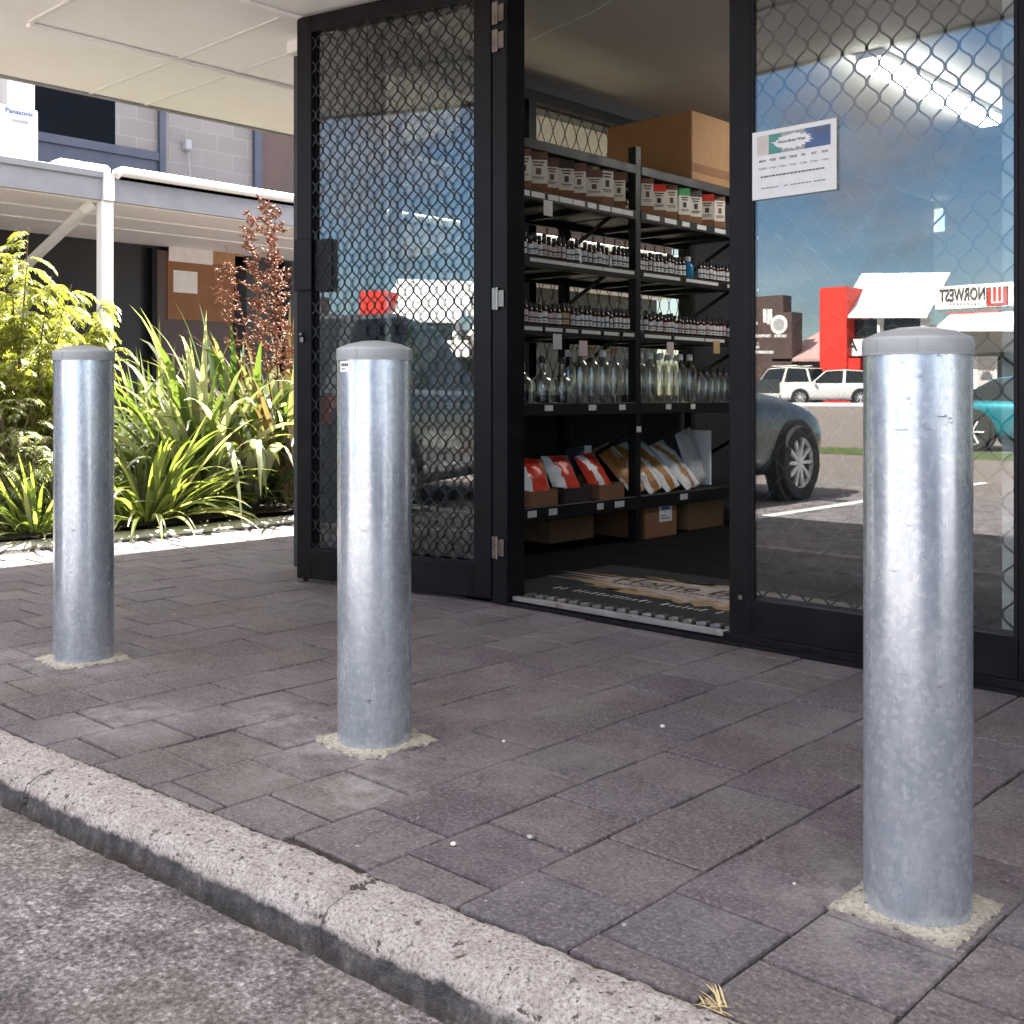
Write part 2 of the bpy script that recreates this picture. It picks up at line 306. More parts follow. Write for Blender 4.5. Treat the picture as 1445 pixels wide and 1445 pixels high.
# ------------------------------------------------------------------ mesh helpers
class MB:
    def __init__(s): s.v = []; s.f = []; s.mi = []; s.a = []; s.cur = 0; s.rnd = 0.0
    def face(s, idx): s.f.append(idx); s.mi.append(s.cur); s.a.append(s.rnd)
    def verts(s, pts): o = len(s.v); s.v += [tuple(p) for p in pts]; return o
    def quad(s, *p): o = s.verts(p); s.face(tuple(range(o, o+len(p))))
    def box(s, x0, y0, z0, x1, y1, z1, ch=0.0):
        if x0 > x1: x0, x1 = x1, x0
        if y0 > y1: y0, y1 = y1, y0
        if z0 > z1: z0, z1 = z1, z0
        if ch <= 0:
            o = s.verts([(x,y,z) for z in (z0,z1) for y in (y0,y1) for x in (x0,x1)])
            for q in ((0,2,3,1),(4,5,7,6),(0,1,5,4),(2,6,7,3),(0,4,6,2),(1,3,7,5)): s.face(tuple(o+i for i in q))
            return
        c = min(ch, (x1-x0)*.45, (y1-y0)*.45, (z1-z0)*.45)
        P = {}
        for sx in (0,1):
            for sy in (0,1):
                for sz in (0,1):
                    X = (x0,x1)[sx]; Y = (y0,y1)[sy]; Z = (z0,z1)[sz]; dx = c*(1-2*sx); dy = c*(1-2*sy); dz = c*(1-2*sz)
                    o = s.verts([(X,Y+dy,Z+dz),(X+dx,Y,Z+dz),(X+dx,Y+dy,Z)]); P[sx,sy,sz] = (o,o+1,o+2)
        for k in (0,1):
            q = [P[k,0,0][0],P[k,1,0][0],P[k,1,1][0],P[k,0,1][0]]; s.face(tuple(q if k else q[::-1]))
            q = [P[0,k,0][1],P[0,k,1][1],P[1,k,1][1],P[1,k,0][1]]; s.face(tuple(q if k else q[::-1]))
            q = [P[0,0,k][2],P[1,0,k][2],P[1,1,k][2],P[0,1,k][2]]; s.face(tuple(q if k else q[::-1]))
        for a in (0,1):
            for b in (0,1):
                q = [P[a,b,0][0],P[a,b,1][0],P[a,b,1][1],P[a,b,0][1]]; s.face(tuple(q))
                q = [P[a,0,b][0],P[a,1,b][0],P[a,1,b][2],P[a,0,b][2]]; s.face(tuple(q))
                q = [P[0,a,b][1],P[1,a,b][1],P[1,a,b][2],P[0,a,b][2]]; s.face(tuple(q))
        for key, t in P.items(): s.face(t)
    def obox(s, c, ax, ay, az):          # oriented box: centre and three half-axes
        c = Vector(c); ax = Vector(ax); ay = Vector(ay); az = Vector(az)
        o = s.verts([c+ax*i+ay*j+az*k for k in (-1,1) for j in (-1,1) for i in (-1,1)])
        for q in ((0,2,3,1),(4,5,7,6),(0,1,5,4),(2,6,7,3),(0,4,6,2),(1,3,7,5)): s.face(tuple(o+i for i in q))
    def tube(s, pts, r, n=8, cap=True):
        pts = [Vector(p) for p in pts]; rs = r if isinstance(r, (list, tuple)) else [r]*len(pts); rings = []
        for i, p in enumerate(pts):
            d = (pts[min(i+1,len(pts)-1)]-pts[max(i-1,0)]).normalized()
            u = d.cross(Vector((0,0,1)) if abs(d.z) < .9 else Vector((1,0,0))).normalized(); w = d.cross(u)
            rings.append(s.verts([p+(u*math.cos(a)+w*math.sin(a))*rs[i] for a in [2*math.pi*k/n for k in range(n)]]))
        for a, b in zip(rings, rings[1:]):
            for k in range(n): s.face((a+k, b+k, b+(k+1)%n, a+(k+1)%n))
        if cap: s.face(tuple(rings[0]+k for k in range(n))); s.face(tuple(rings[-1]+k for k in reversed(range(n))))
    def lathe(s, prof, n=24, c=(0,0,0), axis='z', cap=True):
        rings = []
        for r, z in prof:
            pts = []
            for k in range(n):
                a = 2*math.pi*k/n; x, y = r*math.cos(a), r*math.sin(a)
                p = (x,y,z) if axis == 'z' else ((x,z,y) if axis == 'y' else (z,x,y))
                pts.append((p[0]+c[0], p[1]+c[1], p[2]+c[2]))
            rings.append(s.verts(pts))
        for a, b in zip(rings, rings[1:]):
            for k in range(n): s.face((a+k, a+(k+1)%n, b+(k+1)%n, b+k))
        if cap: s.face(tuple(rings[0]+k for k in reversed(range(n)))); s.face(tuple(rings[-1]+k for k in range(n)))
    def prism(s, poly, d0, d1):           # poly of 3-D points moved by two offsets
        d0 = Vector(d0); d1 = Vector(d1); n = len(poly)
        a = s.verts([Vector(p)+d0 for p in poly]); b = s.verts([Vector(p)+d1 for p in poly])
        s.face(tuple(a+i for i in reversed(range(n)))); s.face(tuple(b+i for i in range(n)))
        for i in range(n): s.face((a+i, a+(i+1)%n, b+(i+1)%n, b+i))
    def build(s, name, mats, parent=None, smooth=False, attr=None, loc=None):
        me = bpy.data.meshes.new(name); me.from_pydata(s.v, [], s.f)
        ms = mats if isinstance(mats, (list, tuple)) else [mats]
        for m in ms: me.materials.append(M[m] if isinstance(m, str) else m)
        if len(ms) > 1: me.polygons.foreach_set('material_index', s.mi)
        if attr:
            at = me.attributes.new(attr, 'FLOAT', 'FACE'); at.data.foreach_set('value', s.a)
        if smooth: me.polygons.foreach_set('use_smooth', [True]*len(me.polygons))
        me.validate(); me.update()
        return link(name, me, parent, loc)
def link(name, me, parent=None, loc=None):
    o = bpy.data.objects.new(name, me); COL.objects.link(o)
    if parent: o.parent = parent
    if loc: o.location = loc
    return o
def fix_normals(o):
    import bmesh
    bm = bmesh.new(); bm.from_mesh(o.data); bmesh.ops.recalc_face_normals(bm, faces=bm.faces); bm.to_mesh(o.data); bm.free(); return o
def smooth_angle(o, deg=35):
    import bmesh
    bm = bmesh.new(); bm.from_mesh(o.data); bmesh.ops.remove_doubles(bm, verts=bm.verts, dist=1e-5)
    bmesh.ops.recalc_face_normals(bm, faces=bm.faces)
    for f in bm.faces: f.smooth = True
    for e in bm.edges:
        if len(e.link_faces) == 2 and e.calc_face_angle(0) > R(deg): e.smooth = False
    bm.to_mesh(o.data); bm.free(); return o
def tag(o, label, cat, group=None):
    o['label'] = label; o['category'] = cat
    if group: o['group'] = group
    return o
def struct(o): o['kind'] = 'structure'; return o
def empty(name, loc, label, cat, group=None, rz=0):
    o = bpy.data.objects.new(name, None); COL.objects.link(o); o.location = loc; o.rotation_euler = (0,0,rz); o.empty_display_size = .1
    return tag(o, label, cat, group)
def copy_tree(o, parent=None):
    c = o.copy(); COL.objects.link(c)
    if parent: c.parent = parent
    for ch in o.children: copy_tree(ch, c)
    return c
def text_obj(name, body, size, m, parent, origin, ux, uz, align='CENTER', ext=.0008, bold=0.0, xs=1.0):
    """Lettering as a thin solid: ux = reading direction, uz = up; it faces ux x uz."""
    cu = bpy.data.curves.new(name, 'FONT'); cu.body = body; cu.size = size; cu.extrude = ext; cu.align_x = align; cu.align_y = 'CENTER'; cu.offset = bold; cu.resolution_u = 3
    t = bpy.data.objects.new('tmp', cu); COL.objects.link(t)
    me = bpy.data.meshes.new_from_object(t.evaluated_get(bpy.context.evaluated_depsgraph_get())); bpy.data.objects.remove(t)
    ux = Vector(ux).normalized(); uz = Vector(uz).normalized(); un = ux.cross(uz)
    mx = Matrix((ux*xs, uz, un)).transposed().to_4x4(); mx.translation = Vector(origin); me.transform(mx)
    me.materials.clear(); me.materials.append(M[m]); me.name = name
    return link(name, me, parent)

# ------------------------------------------------------------------ world, sun, camera
w = bpy.data.worlds.new('World'); S.world = w; w.use_nodes = True
nt = w.node_tree; bg = nt.nodes['Background']
sky = nt.nodes.new('ShaderNodeTexSky'); sky.sky_type = 'NISHITA'; sky.sun_disc = False
CLOUD = (11.5, 10.7, 10.0)
SUN = Vector((-.215, .79, 1.0)).normalized()
sky.sun_elevation = math.asin(SUN.z); sky.sun_rotation = math.atan2(SUN.x, SUN.y)
sky.air_density = 1.0; sky.dust_density = .15; sky.ozone_density = 3.0
class _W: node_tree = nt
wn = N(_W)                                        # drifting white cloud, thicker overhead than near the horizon
tc = wn.n('ShaderNodeTexCoord'); sx_ = wn.n('ShaderNodeSeparateXYZ'); wn.l(tc.outputs['Generated'], sx_.inputs[0])
zc_ = wn.math('MAXIMUM', sx_.outputs['Z'], .04)
cb2 = wn.n('ShaderNodeCombineXYZ'); wn.l(wn.math('DIVIDE', sx_.outputs['X'], wn.math('ADD', zc_, .25)), cb2.inputs[0]); wn.l(wn.math('DIVIDE', sx_.outputs['Y'], wn.math('ADD', zc_, .25)), cb2.inputs[1])
cl = wn.noise(cb2.outputs[0], 2.3, 7, .58)
thin = wn.math('MULTIPLY', wn.val(cl, .50, .72), .14); thick = wn.val(cl, .36, .56)
cov = wn.mix(wn.val(sx_.outputs['Z'], .30, .58), thin, thick)
hsv = wn.n('ShaderNodeHueSaturation', Saturation=1.12, Value=.80); wn.l(sky.outputs[0], hsv.inputs['Color'])
lowc = wn.math('MULTIPLY', wn.math('MULTIPLY', wn.val(wn.noise(tc.outputs['Generated'], 5.5, 6, .6), .46, .66), wn.val(sx_.outputs['Z'], .42, .30)), .80)      # thin greyish cloud low in the sky
skl = wn.mix(lowc, hsv.outputs[0], (2.9,2.45,2.25))
skc = wn.mix(cov, skl, CLOUD)
nt.links.new(skc, bg.inputs['Color']); bg.inputs['Strength'].default_value = .055
sd = bpy.data.lights.new('sun', 'SUN'); sd.energy = 5.0; sd.angle = R(.5); sd.color = (1.0,.95,.87)
so = bpy.data.objects.new('sun', sd); COL.objects.link(so); so.rotation_euler = (-SUN).to_track_quat('-Z', 'Y').to_euler(); so.location = (-3,8,12)
cam = bpy.data.cameras.new('camera'); co = bpy.data.objects.new('camera', cam); COL.objects.link(co)
co.location = (0,0,H); fwd = Vector((FX,FY,0)).normalized(); co.rotation_euler = fwd.to_track_quat('-Z', 'Y').to_euler()
cam.sensor_width = 36; cam.lens = 36*F/1445; cam.shift_y = -(CY-722.5)/1445*-1 if False else (CY-722.5)/1445; cam.clip_end = 2000; cam.clip_start = .02
S.camera = co
S.view_settings.view_transform = 'Standard'; S.view_settings.look = 'None'; S.view_settings.gamma = 1; S.view_settings.exposure = 3.05
S.render.engine = 'CYCLES'; c_ = S.cycles
c_.max_bounces = 10; c_.transparent_max_bounces = 24; c_.glossy_bounces = 6; c_.diffuse_bounces = 4; c_.use_denoising = True
c_.sample_clamp_indirect = 8; c_.caustics_reflective = True

# ------------------------------------------------------------------ ground, kerb, paving
def kerb_y(x): return 1.268+.065*x
m = MB(); xs = [-400,-60,-20,-8,4,20,60,400]; ys = [(-600,.9),(-70,.5),(-45,.42),(-14,-.077),(1.4,-.077),(30,-.09),(600,-.09)]
grid = [[m.verts([(x,y,z)]) for x in xs] for y, z in ys]
for j in range(len(ys)-1):
    for i in range(len(xs)-1): m.face((grid[j][i], grid[j][i+1], grid[j+1][i+1], grid[j+1][i]))
struct(m.build('road', 'road'))

m = MB(); n_al = 1100; x0, x1 = -7.0, 2.0
prof = [(-.004,-.10),(-.004,-.006),(.003,.0015),(.018,.003),(.032,.003),(.046,.0025),(.060,.002),(.074,.001),(.086,-.0005),(.097,-.003),(.106,-.0065),(.113,-.011),(.119,-.017),(.123,-.024),(.126,-.031),(.128,-.038),(.1295,-.046),(.131,-.054),(.1325,-.062),(.134,-.07),(.136,-.08),(.139,-.10)]
rows = []
joints = [-2.315+.452*k for k in range(-9,10)]
for i in range(n_al+1):
    x = x0+(x1-x0)*i/n_al; pts = []
    jd = min(abs(x-j-.02*math.sin(j*7)) for j in joints); notch = max(0, 1-jd/.0065)
    for d, z in prof:
        p = Vector((x, kerb_y(x)-d, z))
        a = noise.noise(p*8)*.0035 + noise.noise(p*34)*.0035 + noise.noise(p*80)*.003
        edge = max(0, min(1, (d-.07)/.04))*max(0, noise.noise(Vector((x*6, 3.1, 0))))*.014
        if d > .0: p.z += a*(1 if d < .125 else .4) - notch*.010*(1 if z > -.05 else .2) - edge*(1 if z > -.045 else 0)
        if d > .08: p.y += a*1.3 + notch*.006
        pts.append(p)
    rows.append(m.verts(pts))
for a, b in zip(rows, rows[1:]):
    for k in range(len(prof)-1): m.face((a+k, b+k, b+k+1, a+k+1))
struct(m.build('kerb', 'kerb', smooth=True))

PW, PL = .21, .19
m = MB(); jb = MB(); prng = random.Random(3)
def paver(xa, xb, ya0, ya1, yb):           # front edge may be cut by the kerb (ya0 at xa, ya1 at xb)
    g = prng.uniform(.0016,.0034); m.rnd = prng.random(); gy = g+prng.uniform(.0004,.0022); xa += g; xb -= g; ya0 += gy; ya1 += gy; yb -= gy
    if yb-max(ya0,ya1) < .012: return
    zz = prng.uniform(-.0016,.0016); tx = prng.uniform(-.006,.006); ty = prng.uniform(-.006,.006); cx = (xa+xb)/2; cy = (ya0+yb)/2
    def P(x, y, z): return (x, y, z+zz+(x-cx)*tx+(y-cy)*ty)
    j = lambda: prng.uniform(-.0018,.0018)
    out = [(xa+j(),ya0+j()),(xb+j(),ya1+j()),(xb+j(),yb+j()),(xa+j(),yb+j())]; c = .0022
    inn = [(xa+c,ya0+c),(xb-c,ya1+c),(xb-c,yb-c),(xa+c,yb-c)]
    o = m.verts([P(x,y,0) for x,y in inn]+[P(x,y,-.0030) for x,y in out]+[(x,y,-.03) for x,y in out])
    m.face((o,o+1,o+2,o+3))
    for k in range(4):
        l = (k+1)%4; m.face((o+k,o+4+k,o+4+l,o+l)); m.face((o+4+k,o+8+k,o+8+l,o+4+l))
X_END = -5.787
for k in range(-21, 18):
    xa = -1.447+PW*k; xb = xa+PW
    if xa < X_END-.02: continue
    ph = (.144 if k % 2 == 0 else .05)
    ytop = 3.075 if xa > -4.3 else 9.0
    y = ph+PL*2
    while y < ytop:
        yb = min(y+PL, ytop); fa, fb = kerb_y(xa)+.006, kerb_y(xb)+.006
        if yb > fa+.01: paver(xa, xb, max(y, fa), max(y, fb), yb)
        y += PL
struct(m.build('paving', 'paver', attr='pid'))
jb.quad((-5.80,kerb_y(-5.8)+.002,-.007),(2.2,kerb_y(2.2)+.002,-.007),(2.2,9,-.007),(-5.80,9,-.007)); struct(jb.build('paving_bed', 'joint'))

# ------------------------------------------------------------------ bollards
BOL = [(-.7198,1.689,(.962,.994),'galvanised steel bollard nearest the camera, scuffed, standing before the closed glass door'),
       (-1.983,1.6526,(1.018,1.017),'middle galvanised steel bollard with a small white maker sticker under its cap'),
       (-3.242,1.566,(1.036,1.047),'galvanised steel bollard beside the garden, farthest from the shop doorway')]
def make_bollard(loc, s, label):
    r = empty('bollard', (*loc,0), label, 'bollard', 'steel bollards along the footpath')
    m = MB(); m.lathe([(.0835,-.02),(.0835,.868)], 96); smooth_angle(m.build('post', 'galv', r))
    m = MB(); prof = [(.0838,.859),(.0858,.859),(.0860,.8615),(.0852,.8622),(.0855,.8632),(.0855,.8815),(.0849,.8835),(.083,.8865),(.06,.896),(.03,.9025),(.004,.9045)]
    m.lathe(prof, 96)
    for a in (-112,-68,-25,20,65,110,155,200): # moulded ribs of the cap skirt
        ca, sa = math.cos(R(a)), math.sin(R(a)); m.obox((.0855*ca,.0855*sa,.8725), (.0006*ca,.0011*sa,0), (-.0016*sa,.0016*ca,0), (0,0,.009))
    smooth_angle(m.build('cap', 'grey_plastic', r), 30)
    m = MB(); rg = random.Random(label); n = 160; pts = []; square = 'nearest' in label
    for k in range(n):
        a = 2*math.pi*k/n; q = min(1/abs(math.cos(a)) if abs(math.cos(a))>1e-3 else 99, 1/abs(math.sin(a)) if abs(math.sin(a))>1e-3 else 99)
        w_ = noise.noise(Vector((math.cos(a)*2.2,math.sin(a)*2.2,len(label)*1.7)))+.5*noise.noise(Vector((math.cos(a)*7,math.sin(a)*7,len(label)*.7))); rr = (.104*min(q, 1.42)*(1+.03*w_)) if square else (.108*min(q, 1.26)*(1+.11*w_)); pts.append((rr*math.cos(a), rr*math.sin(a)))
    lv = [(.60,.0042),(.74,.0040),(.84,.0034),(.92,.0028),(.97,.0020),(1.0,.0008),(1.015,-.004)]; rings = []
    for f, z in lv:
        rings.append(m.verts([(x*f*(1+(.03*noise.noise(Vector((x*90,y*90,f*9))) if f > .9 else 0)), y*f*(1+(.03*noise.noise(Vector((y*90,x*90,f*5))) if f > .9 else 0)), z+(.0028*noise.noise(Vector((x*f*60,y*f*60,3)))+.0016*noise.noise(Vector((x*f*150,y*f*150,8))) if z > 0 else 0)) for x, y in pts]))
    for i, (qa, qb) in enumerate(zip(rings, rings[1:])):
        m.rnd = max(0, (i-1)/4.0)
        for k in range(n): l = (k+1)%n; m.face((qa+k,qb+k,qb+l,qa+l))
    m.build('concrete_footing', 'cement', r, attr='edge')
    r.scale = (s[0],s[0],s[1]); return r
bols = [make_bollard(b[:2], b[2], b[3]) for b in BOL]
# sticker on the middle bollard: follows the pipe
r = bols[1]; m = MB(); view = math.atan2(-1.6526, 1.983); a0, a1 = view-R(64), view-R(40)
def cyl(a, z, rr): return (rr*math.cos(a), rr*math.sin(a), z)
for k in range(6):
    b0 = a0+(a1-a0)*k/6; b1 = a0+(a1-a0)*(k+1)/6
    m.quad(cyl(b0,.832,.0842), cyl(b1,.832,.0842), cyl(b1,.856,.0842), cyl(b0,.856,.0842))
m.build('maker_sticker', 'label_white', r)
m = MB()
for k in range(4):
    b0 = a0+(a1-a0)*(.18+k*.18); b1 = b0+(a1-a0)*.14; m.quad(cyl(b0,.845,.0846), cyl(b1,.845,.0846), cyl(b1,.851,.0846), cyl(b0,.8505,.0846))
m.quad(cyl(a0+(a1-a0)*.2,.838,.0846), cyl(a0+(a1-a0)*.6,.838,.0846), cyl(a0+(a1-a0)*.6,.840,.0846), cyl(a0+(a1-a0)*.2,.840,.0846))
m.build('sticker_print', 'ink_dark', r)

# ------------------------------------------------------------------ shop building
SH = empty('shop_building', (-2.5,3.12,0), 'single storey shop with black framed glass doors under a cream canopy', 'building')
SHI = Matrix.Translation((2.5,-3.12,0))
def part(mb, name, mats, parent=SH, **kw):
    base = Vector((0,0,0)); p = parent
    o = mb.build(name, mats, parent, **kw); o.matrix_parent_inverse = Matrix.Identity(4)
    off = Vector((2.5,-3.12,0)); o.data.transform(Matrix.Translation(off)); return o
XW = -4.28; ZC = 2.60; ZS = 2.42; YB = 10.2; XR = 4.5
m = MB(); m.box(XW,3.08,0,-3.75,3.17,2.42); m.box(XW,3.06,2.42,XR,3.2,3.35); m.box(-.86,3.08,0,XR,3.17,.5)
m.box(XR,3.06,0,XR+.1,YB,3.35); m.box(XW-.005,3.21,0,XW+.09,YB,.74); m.box(XW-.005,3.21,2.52,XW+.09,YB,3.35); m.box(XW-.005,6.25,.74,XW+.09,YB,2.52)
part(m, 'wall', 'dark_wall')
m = MB()                                            # rear wall with two narrow windows
def hole_wall(m, x0, x1, z0, z1, holes, y0, y1):
    xs = sorted({x0,x1,*[h[0] for h in holes],*[h[1] for h in holes]}); zs = sorted({z0,z1,*[h[2] for h in holes],*[h[3] for h in holes]})
    for a, b in zip(xs, xs[1:]):
        for c, d in zip(zs, zs[1:]):
            if not any(h[0] <= a and b <= h[1] and h[2] <= c and d <= h[3] for h in holes): m.box(a,y0,c,b,y1,d)
RH = []
for pa, pb, ya, yb in ((1283,1297,284,330),(1314,1333,293,328),(1210,1217,266,338)):
    a = at_y(pa, yb, YB); b = at_y(pb, ya, YB); RH.append((a.x,b.x,a.z,b.z))
hole_wall(m, XW, XR, 0, 3.35, RH, YB, YB+.12); part(m, 'rear_wall', 'cream_ceiling')
m = MB(); m.box(XR-.02,3.22,.02,XR-.002,YB-.01,2.598); part(m, 'interior_lining', 'cream_ceiling')
for h in RH: m = MB(); m.box(h[0],YB+.05,h[2],h[1],YB+.056,h[3]); part(m, 'rear_window', 'clear_glass')
m = MB(); m.box(XW,3.2,ZC,XR,YB,ZC+.06); part(m, 'interior_ceiling', 'cream_ceiling')
m = MB(); m.box(XW-.02,3.2,3.30,XR+.12,YB+.12,3.42); part(m, 'roof', 'trim_grey')
m = MB(); m.box(XW+.09,3.17,-.02,XR,YB,.012); part(m, 'shop_floor', 'dark_floor')
# canopy that wraps the corner
CE, CF = -5.72, 1.31
m = MB(); m.box(CE,CF,ZS,XR+.3,3.06,ZS+.05); m.box(CE,3.06,ZS,XW-.005,9,ZS+.05); can = part(m, 'canopy_soffit', 'soffit')
m = MB()
for q in ((-4.862,2.085,ZS-.022,-4.818,9,ZS-.001),(-3.945,1.36,ZS-.022,-3.90,3.05,ZS-.001)): m = MB(); m.box(*q, .004); part(m, 'soffit_batten', 'soffit', can)
for x0_, y, x1_ in ((-4.81,2.075,XR),(CE,2.79,-4.87),(-4.81,2.79,-3.95),(CE,3.11,-4.87),(-4.81,3.11,XW-.05),(CE,4.4,-4.87),(CE,5.6,-4.87),(CE,6.8,-4.87)):
    m = MB(); m.box(x0_,y,ZS-(.010 if y < 2.5 else .006),x1_,y+.021,ZS-.001); part(m, 'soffit_joint', 'white_paint', can)
m = MB(); m.box(CE-.03,CF-.03,ZS-.012,XR+.3,CF-.001,ZS+.30); m.box(CE-.03,CF,ZS-.012,CE-.001,9,ZS+.30); m.box(CE,CF,ZS+.06,XR+.3,3.05,ZS+.10); m.box(CE,3.05,ZS+.06,XW-.01,9,ZS+.10)
part(m, 'canopy_fascia', 'trim_grey', can)
m = MB(); m.box(-4.235,3.005,2.36,-4.13,3.06,2.419,.006); part(m, 'beam_end', 'white_paint')

def strands(m, W, Z0, Z1, X0, cell_w, cell_h, wd, th, y, flat=.5):
    """Expanded security mesh: every strand is one ribbon that swings between its neighbours."""
    k = 0; x = X0
    while x <= X0+W+1e-6:
        sg = 1 if k % 2 == 0 else -1; pts = []; z = Z0; nper = 14
        nst = int((Z1-Z0)/cell_h*nper)+1
        for i in range(nst+1):
            z = Z0+(Z1-Z0)*i/nst; ph = ((z-Z0)/cell_h) % 1.0; tri = 4*abs(ph-.5)-1
            sm = max(-1, min(1, tri/(1-flat*.62))); sm = math.sin(sm*math.pi/2*.78)/math.sin(math.pi/2*.78)
            pts.append((min(max(x+sg*sm*(cell_w/4-wd*.35), X0-.004), X0+W+.004), z))
        prev = None
        for i, (px, pz) in enumerate(pts):
            q = pts[min(i+1,len(pts)-1)]; p = pts[max(i-1,0)]; d = Vector((q[0]-p[0], q[1]-p[1])).normalized(); nx, nz = d.y*wd/2, -d.x*wd/2
            o = m.verts([(px-nx,y-th/2,pz-nz),(px+nx,y-th/2,pz+nz),(px+nx,y+th/2,pz+nz),(px-nx,y+th/2,pz-nz)])
            if prev is not None:
                for c in range(4): m.face((prev+c, prev+(c+1)%4, o+(c+1)%4, o+c))
            prev = o
        k += 1; x += cell_w/2
def leaf(name, W, loc, rz, glass_y, mesh_y, label):
    """Door leaf in its own frame: x from the hinge, +y to the street side."""
    st, zb, z0, z1, zt, th = .08, .018, .145, 2.335, 2.405, .042
    m = MB()
    m.box(0,-th/2,zb,st,th/2,zt,.003); m.box(W-st,-th/2,zb,W,th/2,zt,.003); m.box(st,-th/2+.001,zb,W-st,th/2-.001,z0-.001,.002); m.box(st,-th/2+.001,z1,W-st,th/2-.001,zt,.002)
    m.box(st,mesh_y-.004,z0-.001,W-st,mesh_y+.004,z0+.010); m.box(st,glass_y-.008,z0-.001,st+.012,glass_y+.008,z1); m.box(W-st-.012,glass_y-.008,z0,W-st,glass_y+.008,z1)
    f = m.build(name, 'black_frame', SH); f.matrix_parent_inverse = Matrix.Translation((2.5,-3.12,0)); f.location = loc; f.rotation_euler = (0,0,rz); f['label'] = label
    m = MB(); m.box(st,glass_y-.003,z0,W-st,glass_y+.003,z1); m.build('glass_pane', 'shop_glass', f)
    m = MB(); strands(m, W-2*st+.01, z0, z1, st-.005, .078, .102, .0060, .0024, mesh_y); m.build('security_mesh', 'mesh_lit_tone' if mesh_y < 0 else 'mesh_dark_tone', f)
    return f
LA = 12.5
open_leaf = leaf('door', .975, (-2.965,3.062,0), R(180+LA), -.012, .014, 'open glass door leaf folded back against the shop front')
m = MB(); m.box(.885,.0212,1.24,.982,.034,1.46,.004); m.box(.79,-.004,1.235,.886,.012,1.455,.003); m.build('lock_case', 'black_frame', open_leaf)
m = MB(); m.box(.932,.0212,1.02,.950,.032,1.045,.003); m.box(.934,.022,1.05,.948,.040,1.062,.003); m.build('handle', 'hinge_steel', open_leaf)
m = MB(); m.box(.94,-.018,.004,.97,.018,.018); m.build('bottom_bolt', 'hinge_steel', open_leaf)
shut_leaf = leaf('door', .978, (-.965,3.12,0), R(180), .012, -.012, 'closed glass door leaf with opening hours sign and security mesh')
m = MB(); m.box(.925,.0212,.14,.941,.028,.155,.002); m.build('bolt', 'hinge_steel', shut_leaf)
# jambs, sill, head
m = MB(); m.box(-2.958,3.045,0,-2.882,3.15,2.42,.004); m.box(-.963,3.05,0,-.86,3.19,2.42,.004); m.box(-2.882,3.06,2.405,-.963,3.18,2.42)
part(m, 'door_jamb', 'black_frame')
for z in (2.10,2.205,1.12,.175):
    m = MB(); m.box(-2.946,3.030,z,-2.927,3.0445,z+.085,.002); m.box(-2.921,3.037,z+.01,-2.892,3.0445,z+.075,.002); m.tube([(-2.924,3.036,z),(-2.924,3.036,z+.085)], .006, 10); part(m, 'hinge', 'hinge_steel')
m = MB(); m.box(-2.882,3.075,-.012,-.963,3.19,.032,.003); m.box(-2.96,3.05,-.012,2,3.075,.012,.002); part(m, 'door_sill', 'black_frame')
m = MB(); m.box(-2.872,3.078,.0325,-1.945,3.098,.037,.002); m.box(-2.872,3.066,.020,-1.945,3.0745,.037,.001)
x = -2.86
while x < -1.97:
    m.obox((x+.02,3.135,.037), (.019,0,.002), (0,.016,0), (-.0005,0,.005)); x += .0555
part(m, 'tread_strip', 'alu_bright')
# sidelight behind the open leaf
m = MB(); m.box(-3.75,3.09,0,-2.96,3.15,.11); m.box(-3.75,3.09,2.36,-2.96,3.15,2.42); m.box(-3.75,3.09,.11,-3.70,3.15,2.36); m.box(-3.01,3.09,.11,-2.96,3.15,2.36); sl = part(m, 'sidelight', 'black_frame')
m = MB(); m.box(-3.70,3.115,.11,-3.01,3.121,2.36); part(m, 'pane', 'clear_glass', sl)
# shop window right of the doors (outside the picture, seen from the side)
m = MB(); m.box(-.86,3.09,.5,XR,3.15,.56); m.box(-.86,3.09,2.36,XR,3.15,2.42)
for x in (-.86,.9,2.7): m.box(x,3.085,.5,x+.06,3.155,2.42)
sw = part(m, 'shop_window', 'black_frame')
m = MB(); m.box(-.80,3.115,.56,XR,3.121,2.36); part(m, 'pane', 'shop_glass', sw)
# side wall windows with taller diamond mesh
m = MB(); m.box(XW+.005,3.21,.74,XW+.085,6.25,.80); m.box(XW+.005,3.21,2.46,XW+.085,6.25,2.52)
for y in (3.21,4.62,6.19): m.box(XW+.006,y,.80,XW+.084,y+.06,2.46)
sd_ = part(m, 'side_window', 'black_frame')
m = MB(); m.box(XW+.03,3.27,.80,XW+.035,6.19,2.46); part(m, 'pane', 'side_glass', sd_)
m = MB(); strands(m, 2.86, .80, 2.46, 3.3, .105, .235, .005, .002, 0, .1)
m.v = [(XW+.062+v[1], v[0], v[2]) for v in m.v]; part(m, 'window_mesh', 'mesh_dark_tone', sd_)
# white post close behind the glass at the right stile
m = MB(); m.box(at_y(1414,500,3.15).x,3.15,.02,-.98,3.19,2.41); part(m, 'inner_post', 'white_paint')
# ceiling tube lamp and wire
lp = empty('tube_lamp', (-2.615,6.4,ZC), 'long white fluorescent tube lamp on the shop ceiling behind the closed door', 'ceiling lamp')
m = MB(); m.box(-.075,-.88,-.035,.075,.88,-.001,.006); m.build('lamp_body', 'white_paint', lp)
M['tube'] = mat('tube_glow', (.9,.9,.88), .3, emit=(1,.98,.93), estr=4.5)
m = MB(); m.box(-.07,-.86,-.085,.07,.86,-.036,.018); m.build('diffuser', 'tube', lp)
m = MB(); m.tube([(-3.90,4.20,ZC-.006),(-3.6,4.11,ZC-.012),(-3.3,4.06,ZC-.009),(-2.9,3.92,ZC-.006)], .004, 8); part(m, 'ceiling_cable', 'white_paint')
